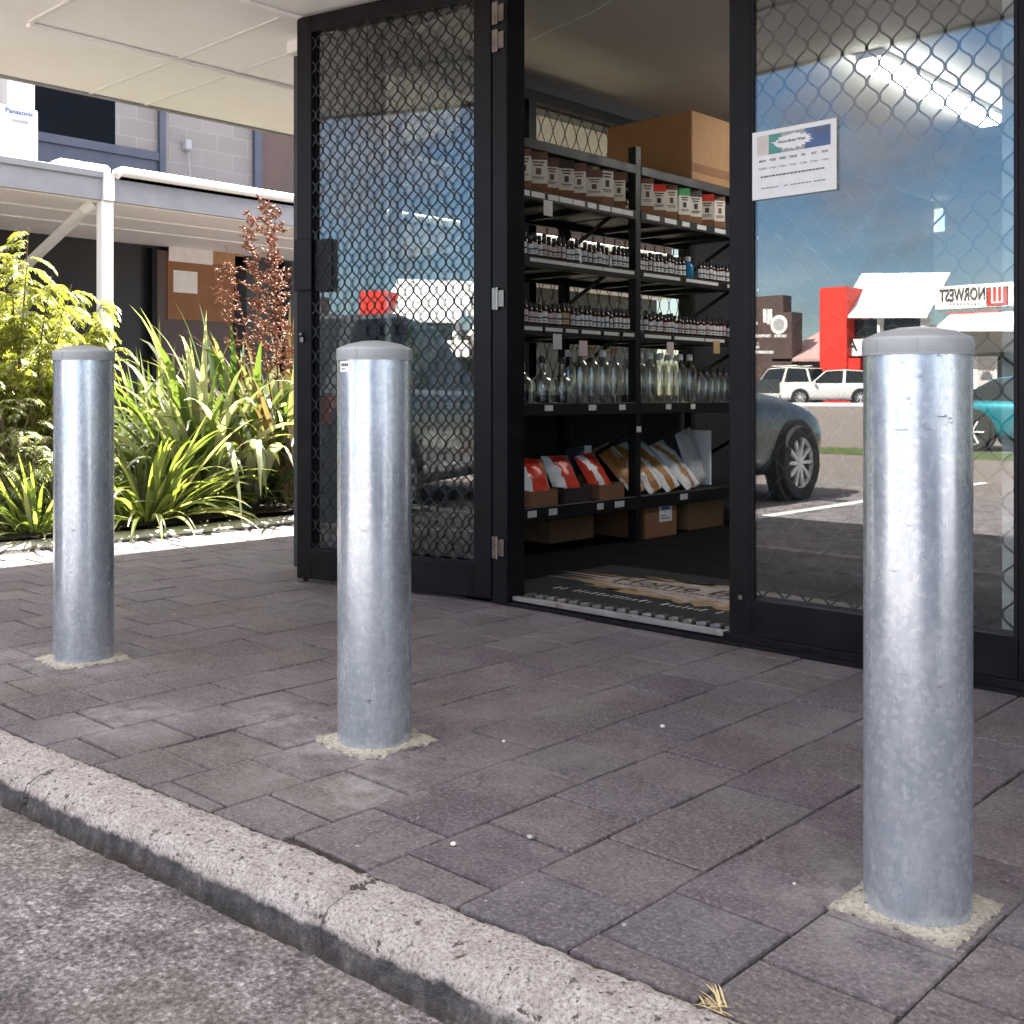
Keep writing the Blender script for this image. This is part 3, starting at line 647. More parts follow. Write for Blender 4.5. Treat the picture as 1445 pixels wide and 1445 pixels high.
# sign on the closed leaf
sg = empty('opening_hours_sign', (-1.713,3.1025,1.521), 'white opening hours sign taped to the closed glass door', 'sign')
def sg_rect(m, x0, z0, x1, z1, y): m.quad((x0,y,z0),(x1,y,z0),(x1,y,z1),(x0,y,z1))
m = MB(); m.box(-.144,-.004,-.1075,.144,.003,.1075,.001); m.build('frame', 'trim_grey', sg)
for o in (sg.children): o.data.materials[0] = M['white_paint']
m = MB(); sg_rect(m, -.128,-.094,.128,.094,-.0046); m.build('sheet', 'label_white', sg)
m = MB(); m.cur = 0; sg_rect(m,-.126,.030,-.084,.092,-.0052); m.cur = 1; sg_rect(m,-.084,.030,-.040,.092,-.0052); m.cur = 2; sg_rect(m,-.040,.030,.040,.092,-.0052); m.cur = 3; sg_rect(m,.040,.030,.126,.092,-.0052)
m.build('banner', ['sand_print','teal_print','grey_print','navy_print'], sg)
m = MB(); rg = random.Random(5); pts = []
for k in range(40):
    a_ = 2*math.pi*k/40; rr = 1+ (rg.uniform(.0,.3) if k % 2 else rg.uniform(-.12,.05)); pts.append((-.004+.058*rr*math.cos(a_), -.0058, .061+.021*rr*math.sin(a_)))
m.quad(*pts); m.build('splash', 'label_white', sg)
text_obj('sign_title', 'Home Brew West', .0125, 'grey_text', sg, (-.004,-.0064,.063), (1,0,0), (0,0,1), ext=.0002, bold=.0003)
for k, (d, t) in enumerate(zip(('MON','TUES','WED','THUR','FRI','SAT','SUN'), ('CLOSED','10-5pm','10-5pm','10-5pm','10-5pm','10-4pm','11-3pm'))):
    x = -.106+k*.0355
    text_obj('day', d, .0105, 'grey_text', sg, (x,-.0052,.012), (1,0,0), (0,0,1), ext=.0002, bold=.0003); text_obj('hours', t, .0082, 'grey_text', sg, (x,-.0052,-.012), (1,0,0), (0,0,1), ext=.0002)
m = MB(); rg = random.Random(8)
for z, h_, x0_, x1_ in ((-.038,.0052,-.112,.112),(-.074,.003,-.11,-.045),(-.074,.003,-.03,-.018),(-.074,.003,-.008,.062),(-.074,.003,.07,.11)):
    x = x0_
    while x < x1_-.004: wd = rg.uniform(.006,.016); sg_rect(m, x, z-h_/2, min(x+wd,x1_), z+h_/2, -.0052); x += wd+.0022
for x in (.07,.1): m.cur = 0; sg_rect(m, x, .074, x+.02, .084, -.0058)
m.build('small_print', 'grey_text', sg)

# doormat
dm = empty('doormat', (-2.28,3.62,.012), 'black doormat with a tan brush splash and lettering inside the doorway', 'doormat')
m = MB(); m.box(-.87,-.40,.0005,.80,.42,.008,.003); m.build('mat', 'mat_rubber', dm)
def splat(cx, cy, rx, ry, seed, n=110, spike=.45):
    rg = random.Random(seed); out = []
    for k in range(n):
        a_ = 2*math.pi*k/n; e = abs(math.cos(a_))**2
        rr = 1+rg.uniform(-.22,.18)+(rg.random()**3*spike if k % 2 else 0)*e; out.append((cx+rx*rr*math.cos(a_), cy+ry*(1+rg.uniform(-.15,.15))*math.sin(a_)))
    return out
m = MB(); m.cur = 1; m.quad(*[(x,y,.0084) for x,y in splat(.0,.06,.72,.215,1)]); m.cur = 0; m.quad(*[(x,y,.0088) for x,y in splat(.03,.070,.72,.185,2)])
m.cur = 1
for k in range(26):
    rg = random.Random(k); x = rg.uniform(-.7,.7); y = rg.choice((rg.uniform(-.15,-.02), rg.uniform(.18,.26))); m.quad(*[(a,b,.0090) for a,b in splat(x,y,rg.uniform(.03,.09),rg.uniform(.008,.016),k,18)])
m.build('brush_splash', ['mat_tan','mat_amber'], dm)
text_obj('mat_title', 'Home Brew West', .165, 'ink_dark', dm, (.02,.105,.0096), (1,0,0), (0,1,0), ext=.0003)
m = MB(); rg = random.Random(4); x = -.56
while x < .5: wd = rg.uniform(.012,.03); m.quad((x,.015,.0096),(x+wd,.015,.0096),(x+wd,.035,.0096),(x,.033,.0096)); x += wd+.012
m.build('mat_subtitle', 'ink_dark', dm)
m = MB(); x = -.66
while x < .6:
    wd = rg.uniform(.012,.03); hh = rg.choice((.03,.045)); m.quad((x,-.245,.0086),(x+wd*.5,-.245,.0086),(x+wd*.75,-.245+hh,.0086),(x+wd*.25,-.245+hh,.0086)); x += wd+(.01 if rg.random() < .8 else .05)
m.build('mat_strapline', 'tag_white', dm)

# ------------------------------------------------------------------ shelving and stock
RXF, RXB = -3.59, -4.14
UY = [3.56, 4.825, 6.09]
SHELF = [('shelf',2.035,.05),('shelf',1.79,.05),('shelf',1.47,.05),('shelf',1.14,.05),('shelf',.76,.062),('shelf',.255,.07)]
rk = empty('shelving_rack', (RXF,4.825,0), 'black steel shelving rack packed with stock inside the doorway', 'shelving')
def rp(m, name, mt, parent=rk, **kw):
    o = m.build(name, mt, parent, **kw); o.data.transform(Matrix.Translation((-RXF,-4.825,0))); return o
for y in UY:
    for x in (RXF-.0, RXB+.05):
        m = MB(); m.box(x-.05,y-.022,.0125,x,y-.019+.0,2.135); m.box(x-.05,y-.019,.0125,x-.047,y+.022,2.135); m.box(x-.003,y-.019,.0125,x,y+.022,2.135); rp(m, 'upright', 'rack_steel')
    for z in (.35,.9,1.3,1.6): m = MB(); m.obox(((RXF+RXB)/2,y-.025,z+.12), (.22,0,.12), (0,.003,0), (-.005,0,.01)); rp(m, 'brace', 'rack_steel')
shelves = {}
for b in range(2):
    ya, yb = UY[b]+.022, UY[b+1]-.022
    for i, (nm, z, hgt) in enumerate(SHELF):
        m = MB(); m.box(RXF-.03,ya,z-hgt,RXF+.004,yb,z,.003); m.box(RXB+.02,ya,z-hgt,RXB+.05,yb,z); m.box(RXB+.05,ya,z-.014,RXF-.03,yb,z-.006)
        for q in (.25,.5,.75): m.box(RXB+.05,ya+(yb-ya)*q-.02,z-.04,RXF-.031,ya+(yb-ya)*q+.02,z-.0145)
        shelves[b,i] = rp(m, 'shelf', 'rack_steel')
rg = random.Random(21)
def tags(b, i, n, w0, w1, zc, hh, mt='tag_white', lo=.0, hi=1.0):
    ya, yb = UY[b]+.03, UY[b+1]-.03; ya, yb = ya+(yb-ya)*lo, ya+(yb-ya)*hi; st = (yb-ya)/n
    for k in range(n):
        wd = rg.uniform(w0,w1); y = ya+st*k+rg.uniform(0,max(.001,st-wd)); m = MB(); m.box(RXF+.0045,y,zc-hh/2,RXF+.0058,y+wd,zc+hh/2); rp(m, 'price_tag', mt, shelves[b,i])
tags(0,1,9,.07,.11,1.768,.026,lo=.22); tags(1,1,7,.07,.12,1.768,.026)
tags(0,2,3,.26,.30,1.452,.018,lo=.3); tags(1,2,3,.22,.36,1.452,.018)
tags(0,3,6,.08,.2,1.12,.018,lo=.25); tags(1,3,4,.2,.3,1.12,.018)
tags(0,4,3,.05,.07,.735,.028,lo=.3); tags(1,4,3,.04,.06,.735,.028)
tags(0,5,4,.05,.09,.225,.032,lo=.2); tags(1,5,2,.06,.08,.225,.032)
for b, i, y, z, mt in ((0,1,4.05,1.71,'tag_white'),(0,3,4.12,1.06,'tag_white'),(0,3,4.32,1.035,'label_pink'),(1,3,5.08,1.055,'label_pink'),(1,3,5.55,1.08,'label_ochre')):
    m = MB(); m.box(RXF+.006,y,z-.035,RXF+.0075,y+.065,z+.04); rp(m, 'hang_tag', mt, shelves[b,i])
m = MB(); m.box(RXF+.0005,4.81,.60,RXF+.002,4.85,.63); rp(m, 'post_tag', 'tag_white')

ROWN = {1:'carton shelf', 2:'upper bottle shelf', 3:'lower bottle shelf', 4:'clear bottle shelf'}
BAY = ('nearer bay', 'farther bay')
def lathe_obj(name, prof, mt, parent=None, n=14):
    m = MB(); m.lathe(prof, n); return smooth_angle(m.build(name, mt, parent), 40)
def small_bottle(lab, body_h=.072, r=.0165, neck=.012, tot=.112):
    b = lathe_obj('bottle', [(r*.93,0),(r,.003),(r,body_h),(r*.75,body_h+.012),(neck*.62,body_h+.02),(neck*.62,tot-.022)], 'amber_glass')
    def wrap(z0, z1, rr, a0, a1, nm, mt):
        m = MB(); k = 9; lo = [m.verts([(rr*math.cos(a0+(a1-a0)*i/k), rr*math.sin(a0+(a1-a0)*i/k), z)]) for z in (z0,z1) for i in range(k+1)]
        for i in range(k): m.face((lo[i],lo[i+1],lo[i+k+2],lo[i+k+1]))
        m.build(nm, mt, b, smooth=True)
    wrap(.013, body_h-.006, r+.0006, R(-118), R(12), 'label', lab); wrap(.034, .042, r+.0010, R(-112), R(6), 'label_band', 'ink_dark'); wrap(.022, .026, r+.0010, R(-95), R(-20), 'label_text', 'grey_text')
    lathe_obj('cap', [(neck*.85,tot-.024),(neck*.9,tot-.004),(neck*.8,tot)], 'cap_black', b); return b
protos = {k: small_bottle(k) for k in ('label_white','label_pink','label_ochre')}
used = set(); ADJ = {'label_white':'white','label_pink':'pink','label_ochre':'ochre'}
def place(proto, key, loc, label, cat, group, rz=0, s=1.0):
    o = proto if key not in used else copy_tree(proto); used.add(key); o.location = loc; o.rotation_euler = (0,0,rz); o.scale = (1,1,s); tag(o, label, cat, group); return o
rg = random.Random(31)
for row, z in ((2,1.47),(3,1.14)):
    for b in range(2):
        ya = 3.93 if b == 0 else UY[1]+.05; yb = UY[1]-.05 if b == 0 else 5.80; y = ya; step = .0352
        while y < yb:
            blue_gap = (row == 2 and b == 1 and 5.30 < y < 5.44)
            if not blue_gap:
                if row == 2: k = 'label_pink' if (b == 0 and 4.10 < y < 4.24) else 'label_white'
                else: k = 'label_pink' if (b == 0 and y < 4.06) or rg.random() < .25 else ('label_ochre' if b == 0 and 4.22 < y < 4.32 else 'label_white')
                lab = 'small dark bottle with %s label on the %s, %s' % (ADJ[k], ROWN[row], BAY[b])
                if rg.random() < .96: place(protos[k], k, (RXF-.038+rg.uniform(-.004,.003), y, z+.0005), lab, 'bottle', 'small %s-labelled bottles on the %s, %s' % (ADJ[k], ROWN[row], BAY[b]), rg.uniform(-.45,.45), rg.uniform(.92,1.10))
            y += step
for k, p in protos.items():
    if k not in used: tag(p, 'small dark bottle', 'bottle')
# blue bottle in the gap
bb = lathe_obj('spray_bottle', [(.030,0),(.033,.004),(.033,.07),(.024,.085),(.012,.092),(.012,.10)], 'blue_plastic', None, 16); bb.location = (RXF-.05,5.37,1.4705)
tag(bb, 'blue plastic spray bottle between the small dark bottles', 'bottle'); lathe_obj('trigger_cap', [(.015,.10),(.016,.125),(.010,.128)], 'cap_white', bb)
# large clear bottles
def clear_bottle(r=.041, sh=.18, nk=.014, tot=.275, cap='cap_white'):
    b = lathe_obj('bottle', [(r*.9,0),(r,.006),(r,sh),(r*.82,sh+.022),(nk*1.05,sh+.045),(nk,tot-.03)], 'bottle_glass', None, 20)
    lathe_obj('cap', [(nk*1.2,tot-.035),(nk*1.22,tot-.004),(nk*1.05,tot)], cap, b, 14); return b
def flask():
    b = lathe_obj('bottle', [(.05,0),(.054,.006),(.054,.09),(.05,.115),(.03,.135),(.017,.15),(.015,.20)], 'bottle_glass', None, 20)
    lathe_obj('cap', [(.018,.196),(.02,.222),(.014,.232)], 'cap_black', b, 12); return b
cb = {'cap_white':clear_bottle(), 'cork':clear_bottle(cap='cork', tot=.29), 'flask':flask(), 'small':clear_bottle(.03,.13,.010,.205,'cap_black')}
CW = {'cap_white':'tall clear bottle with white cap','cork':'tall clear bottle with cork','flask':'squat clear flask with black stopper','small':'short clear bottle with black cap'}
items = [('flask',3.98),('flask',4.13),('flask',4.28)]+[('cork' if k in (1,3) else 'cap_white',4.41+.092*k) for k in range(4)]+[('cap_white',4.92+.096*k) for k in range(6)]+[('small',5.50+.07*k) for k in range(5)]
for k, y in items:
    for dep in ((.06,.16) if k != 'flask' else (.075,)):
        bay = BAY[0 if y < 4.8 else 1]
        place(cb[k], k, (RXF-dep, y+(.02 if dep > .1 else 0), .7605), '%s, %s of the glass shelf, %s row' % (CW[k], bay, 'front' if dep < .1 else 'back'), 'bottle', '%ss in the %s, %s row' % (CW[k], bay, 'front' if dep < .1 else 'back'), rg.uniform(0,6))
# cartons on the carton shelf
def carton(top, wd, ht, dp=.085, slope=True):
    m = MB(); x0 = -dp
    m.box(-dp,-wd/2,0,0,wd/2,ht); c = m.build('carton', 'paper_white')
    m = MB(); m.box(-.016,-wd/2-.0008,ht*.78,.0012,wd/2+.001,ht+.0015); m.build('printed_top', top, c)
    m = MB(); m.box(-dp-.002,-wd/2-.0015,0,.0022,wd/2+.0015,ht*.20); m.build('base_tray', 'cardboard_dark', c)
    m = MB()
    for q, (za, zb, wf) in enumerate(((.70,.735,.34),(.63,.665,.26),(.42,.575,.15),(.345,.365,.36),(.305,.32,.30))): m.box(.0014,-wd*wf,ht*za,.0022,wd*wf,ht*zb)
    m.build('front_print', 'ink_dark' if top != 'ink_brown' else 'ink_brown', c)
    m = MB(); m.box(-dp*.8,-wd/2-.0012,ht*.50,-dp*.2,-wd/2-.0004,ht*.53); m.build('side_print', 'grey_print', c); return c
CP = [('ink_brown',.070,.200,'brown topped'),('ink_dark',.078,.215,'black topped'),('ink_brown',.088,.190,'brown topped'),('red_print',.080,.175,'red topped'),('green_print',.072,.180,'green topped')]
cpro = [carton(t, w_, h_) for t, w_, h_, _ in CP]
seq = [(0,3.94),(2,4.04),(0,4.15),(1,4.26),(0,4.36),(2,4.47),(1,4.58),(0,4.69),(0,4.93),(3,5.05),(0,5.17),(4,5.29),(1,5.40),(3,5.53),(0,5.66)]
ordn = ['first','second','third','fourth','fifth','sixth','seventh','eighth','ninth','tenth','eleventh','twelfth','thirteenth']
cnt = {}; tot = {}
for k, y in seq: tot[(k, y > 4.8)] = tot.get((k, y > 4.8), 0)+1
for k, y in seq:
    key = (k, y > 4.8); cnt[key] = cnt.get(key, 0)+1; nm = CP[k][3]; bay = BAY[y > 4.8]
    sz = {0:'slim',1:'tall',2:'wide',3:'small',4:'small'}[k]
    lab = ('only %s %s white carton on the carton shelf, %s' % (sz, nm, bay)) if tot[key] == 1 else ('%s %s %s white carton from the doorway end, carton shelf, %s' % (ordn[cnt[key]-1], sz, nm, bay))
    o = place(cpro[k], 'carton%d' % k, (RXF-.02+rg.uniform(-.008,.004), y, 1.7905), lab, 'carton', 'white cartons on the top shelf', rg.uniform(-1.0,-.15), rg.uniform(.86,1.08))
# big cardboard box on the top
m = MB(); m.box(-.62,0,0,0,.86,.40,.006); bx = m.build('cardboard_box', 'cardboard'); bx.location = (-3.60,5.35,2.0355); tag(bx, 'very large brown cardboard box lying on top of the shelving rack', 'box')
m = MB(); m.box(.0005,-.0012,.05,.0015,.86,.10); m.box(.0005,.40,0,.0016,.46,.40); m.build('packing_tape', 'cardboard_dark', bx)
for (x,y,z,wx,wy,wz,lab,mt) in ((-3.60,4.90,.0125,.40,.30,.21,'brown cardboard box with white paper label under the farther bay','cardboard_dark'),(-3.66,5.42,.0125,.38,.36,.19,'plain brown cardboard box deeper under the farther bay','cardboard'),(-3.86,4.42,.0125,.25,.36,.15,'low brown cardboard box in shadow under the nearer bay','cardboard')):
    m = MB(); m.box(-wx,0,0,0,wy,wz,.004); o = m.build('cardboard_box', mt); o.location = (x,y,z); tag(o, lab, 'box')
    m = MB(); m.box(-wx/2-.02,-.001,wz-.0005,-wx/2+.02,wy+.001,wz+.0008); m.build('packing_tape', 'cardboard', o)
    if 'label' in lab:
        m = MB(); m.box(.0005,.13,.085,.0018,.25,.18); m.build('paper_label', 'label_white', o)
        m = MB(); m.box(.002,.15,.15,.0026,.23,.168); m.box(.002,.145,.10,.0026,.235,.106); m.box(.002,.145,.115,.0026,.2,.121); m.build('label_print', 'navy_print', o)
# packets in trays, bottom shelf
def packet(wd, ht, th, stripes, seed):
    rg = random.Random(seed); m = MB(); nx, nz = 14, 14; g = []
    for side in (1,-1):
        rows = []
        for j in range(nz+1):
            row = []
            for i in range(nx+1):
                u = i/nx; v = j/nz; bul = (math.sin(math.pi*u)*math.sin(math.pi*v))**.55
                p = Vector((0,(u-.5)*wd*(1-.06*bul), v*ht)); wob = noise.noise(Vector((u*5,v*5,seed+side)))*.012*(.3+bul)
                p.x = side*(th/2*bul+ (wob if side > 0 else 0)); row.append(m.verts([p]))
            rows.append(row)
        for j in range(nz):
            for i in range(nx):
                u = (i+.5)/nx+.25*((j+.5)/nz-.5); m.cur = 0
                for lo, hi, c in stripes:
                    if lo <= u < hi: m.cur = c
                q = (rows[j][i],rows[j][i+1],rows[j+1][i+1],rows[j+1][i]); m.face(q if side > 0 else q[::-1])
    o = m.build('packet', ['clear_wrap','red_print','grain_orange','label_white','cardboard'], smooth=True); return o
pk = [(-3.65,4.07,'red','red and white foil packet nearest the doorway on the bottom shelf'),(-3.65,4.33,'red2','red and white packet leaning in the middle cardboard tray'),(-3.65,4.61,'red3','red and white packet in the tray beside the rack post')]
for i, (x,y,k,lab) in enumerate(pk):
    st = [(.0,.3,3),(.3,.85,1),(.85,1.2,4)] if i != 2 else [(-.2,.2,1),(.2,.45,3),(.45,.85,1),(.85,1.3,4)]
    o = packet(.20,.235,.075,st,i+1); o.location = (x,y,.282); o.rotation_euler = (R(-8+7*i),R(-30),R(-10+8*i)); tag(o, lab, 'packet', 'red packets on the bottom shelf')
    m = MB(); m.box(-.13,-.105,0,.02,.105,.012); m.box(.012,-.105,.012,.02,.105,.075); m.box(-.13,-.105,.012,-.122,.105,.12); m.box(-.13,-.105,.012,.012,-.099,.08); m.box(-.13,.099,.012,.012,.105,.08)
    t = m.build('display_tray', 'cardboard_dark' if i != 1 else 'ink_dark'); t.location = (RXF-.03,y,.256); tag(t, ['brown cardboard tray nearest the doorway on the bottom shelf','dark cardboard tray in the middle of the bottom shelf','brown cardboard tray beside the rack post on the bottom shelf'][i], 'tray', 'display trays on the bottom shelf')
bgl = ['orange grain bag nearest the rack post on the bottom shelf','bag of orange grain between two others in the farther bay','white and orange grain bag in the farther bay, leaning lowest','clear bag with mostly white label at the far end of the bottom shelf','tall clear bag standing behind the leaning grain bags']
for i, (y, st) in enumerate(((4.98,[(.0,.5,2),(.6,.75,2),(.75,1.3,3)]),(5.14,[(-.2,.12,3),(.15,.5,2),(.55,1.0,3)]),(5.30,[(-.2,.12,3),(.15,.46,2),(.5,.8,3)]),(5.50,[(-.2,.2,3),(.25,.42,2),(.5,.8,3)]),(5.66,[]))):
    o = packet(.20,.34,.08,st,20+i); o.location = (RXF-.10+(.0 if i < 4 else -.06),y,.262); o.rotation_euler = (R(12),R(-40 if i < 4 else -14),R(4)); tag(o, bgl[i], 'bag', 'grain bags on the bottom shelf')
m = MB(); m.box(-.2,0,0,0,.02,.33,.003); o = m.build('folder', 'label_white'); o.location = (-3.72,5.72,.2565); tag(o, 'white upright card folder at the far end of the bottom shelf', 'folder')
# dark jug and printed blue bag behind, nearer bay
m = MB(); m.box(-.14,-.06,0,0,.06,.26,.02); o = m.build('printed_bag', 'slate_metal'); o.location = (-3.82,4.70,.256); tag(o, 'dark blue printed bag standing behind the trays near the rack post', 'bag')
m = MB(); m.box(.0005,-.05,.16,.0016,.01,.27); m.build('bag_label', 'tag_white', o)

# ------------------------------------------------------------------ garden
m = MB(); n = 60
def soil_z(x, y): return -.03+.05*noise.noise(Vector((x*1.3,y*1.3,0)))+.06
rows = []
for j in range(n+1):
    rows.append([m.verts([(-9.3+(3.205)*i/n, -.5+9.6*j/n, soil_z(-9.3+3.205*i/n, -.5+9.6*j/n))]) for i in range(n+1)])
for j in range(n):
    for i in range(n): m.face((rows[j][i],rows[j][i+1],rows[j+1][i+1],rows[j+1][i]))
struct(m.build('garden_bed', 'soil', smooth=True))
m = MB(); y = -.4
while y < 9: m.box(-6.10,y,-.06,-5.800,min(y+.595,9),.006+random.uniform(-.003,.003),.006); y += .6
struct(m.build('garden_edging', 'concrete_pale'))

def blade(m, base, az, el, L, wd, droop, rg, seg=12, fold=.35, twist=0.0, kink=None):
    p = Vector(base); d = Vector((math.cos(az)*math.cos(el), math.sin(az)*math.cos(el), math.sin(el))); m.rnd = min(1, max(0, rg.gauss(.5,.24)))
    side = Vector((-math.sin(az), math.cos(az), 0)); prev = None; st = L/seg
    for i in range(seg+1):
        t = i/seg; wv = wd*(min(1, .45+t*2.2) if t < .25 else 1)*(1-max(0,(t-.45)/.55)**1.6); up = side.cross(d).normalized()
        if up.z < 0 and d.z > -.6: up = -up
        tw = side*math.cos(twist*t)+up*math.sin(twist*t)
        o = m.verts([p-tw*wv/2+up*wv*fold*.5, p, p+tw*wv/2+up*wv*fold*.5])
        if prev is not None: m.face((prev,prev+1,o+1,o)); m.face((prev+1,prev+2,o+2,o+1))
        prev = o; p = p+d*st; k = droop*(t**1.35)*2.2/seg
        if kink and abs(t-kink) < .5/seg: k += 1.0
        d = (d+Vector((0,0,-k))).normalized()
def clump(root_loc, n, Lr, wr, el_r, droop_r, seed, mt, spread=.12, az_r=None, name='foliage', parent=None, kinks=.15, fold=.3):
    m = MB(); rg = random.Random(seed)
    for k in range(n):
        az = rg.uniform(0,2*math.pi) if az_r is None else rg.uniform(*az_r); q = rg.uniform(0,spread)
        b = (q*math.cos(az), q*math.sin(az), 0); blade(m, b, az+rg.gauss(0,.25), R(rg.uniform(*el_r)), rg.uniform(*Lr), rg.uniform(*wr), rg.uniform(*droop_r), rg, fold=fold, twist=rg.uniform(-.9,.9), kink=rg.uniform(.5,.8) if rg.random() < kinks else None)
    return m.build(name, mt, parent, attr='rnd', smooth=True)
def gp(px, py, X, z=0.04):                   # a point on garden soil by pixel column and world x
    p = at_x(px, py, X); return (p.x, p.y, z)
m = MB(); rg = random.Random(66)
for k in range(520):
    x = rg.uniform(-7.4,-5.72); y = rg.uniform(.8,6.5); z = soil_z(x,y)+.006 if x < -6.1 else (.022 if x < -5.80 else .006); a_ = rg.uniform(0,6.28); L = rg.uniform(.012,.045); wd = L*rg.uniform(.15,.4); m.rnd = rg.random()
    if x > -5.80 and rg.random() < .5: continue
    ca, sa = math.cos(a_), math.sin(a_); o = m.verts([(x-ca*L,y-sa*L,z),(x-sa*wd,y+ca*wd,z+rg.uniform(0,.012)),(x+ca*L,y+sa*L,z+rg.uniform(0,.02)),(x+sa*wd,y-ca*wd,z+rg.uniform(0,.012))]); m.face((o,o+1,o+2,o+3))
o = m.build('leaf_litter', 'flax_bronze', attr='rnd'); o['kind'] = 'stuff'
fx = empty('flax_plant', gp(345,700,-6.75), 'large green flax with broad arching leaves in the garden bed', 'plant')
clump(None, 110, (.95,1.6), (.050,.085), (30,82), (1.0,3.0), 11, 'flax_green', .20, parent=fx, fold=.16)
f2 = empty('flax_plant', gp(285,700,-6.62), 'pale striped flax with drooping tips left of the large green flax', 'plant')
for az_, sd2 in ((R(43),31),(R(223),32),(R(300),33)): clump(None, 26, (.9,1.45), (.045,.078), (42,80), (1.4,3.4), sd2, 'flax_pale', .14, (az_-.7,az_+.7), parent=f2, fold=.12, kinks=.2)
fb = empty('flax_plant', gp(412,700,-6.55), 'bronze flax with tall brown seed stalks beside the open door leaf', 'plant')
clump(None, 92, (.9,1.55), (.034,.062), (40,86), (.5,2.0), 12, 'flax_bronze', .20, parent=fb, fold=.2)
clump(None, 22, (.8,1.4), (.04,.07), (35,75), (.7,1.6), 17, 'flax_green', .2, parent=fb, name='green_leaves')
def stalk(parent, base, top, seed, pods=34):
    rg = random.Random(seed); m = MB(); b = Vector(base); t = Vector(top); side = Vector((rg.uniform(-.06,.06),rg.uniform(-.06,.06),0))
    pts = [b.lerp(t,k/10)+side*math.sin(math.pi*k/10) for k in range(11)]; m.tube(pts, [.008-.0005*k for k in range(11)], 6)
    for k in range(pods):
        u = rg.uniform(.42,1.0); p = b.lerp(t,u)+side*math.sin(math.pi*u); az = rg.uniform(0,6.28); L = rg.uniform(.03,.16)*(1.25-u*.7)
        e = p+Vector((math.cos(az)*L, math.sin(az)*L, L*rg.uniform(.3,.9))); m.tube([p,p.lerp(e,.5)+Vector((0,0,-.01)),e], .0022, 4)
        for q in range(rg.randint(3,7)):
            s = p.lerp(e, rg.uniform(.3,1)); dv = Vector((rg.uniform(-1,1),rg.uniform(-1,1),rg.uniform(-.2,1))).normalized()*rg.uniform(.022,.042)
            m.tube([s,s+dv*.45,s+dv], [.002,.0075,.001], 5)
    m.build('seed_stalk', 'pod_brown', parent)
o_ = Vector(fb.location)
for k, (px, py, X) in enumerate(((372,285,-6.5),(352,300,-6.7),(388,300,-6.4),(318,345,-6.9),(300,372,-6.8))): stalk(fb, (random.uniform(-.1,.1),random.uniform(-.1,.1),0), at_x(px,py,X)-o_, 40+k, 90 if k < 3 else 34)
o = empty('flax_plant', gp(228,640,-7.25), 'upright yellow green flax behind the strappy clump', 'plant')
clump(None, 46, (.8,1.4), (.04,.064), (46,88), (.2,1.2), 13, 'strap_lime', .18, parent=o)
o = empty('strappy_clump', gp(205,735,-6.25), 'low lime green strappy clump spilling over the path edge', 'plant')
clump(None, 150, (.5,.95), (.022,.038), (10,66), (.8,1.9), 14, 'strap_lime', .16, parent=o, kinks=.05)
o = empty('strappy_clump', gp(265,735,-6.45), 'small green strappy clump between the lime clump and the flax', 'plant')
clump(None, 80, (.4,.75), (.014,.026), (10,65), (.5,1.0), 19, 'flax_green', .14, parent=o, kinks=.05)
o = empty('strappy_clump', gp(52,760,-6.15), 'low green strappy clump under the yellow shrub', 'plant')
clump(None, 110, (.35,.62), (.016,.028), (8,65), (.5,1.0), 15, 'strap_lime', .14, parent=o, kinks=.05)
clump(None, 14, (.3,.5), (.02,.03), (8,45), (.5,1.0), 16, 'flax_green', .14, parent=o, name='dark_leaves', kinks=.05)

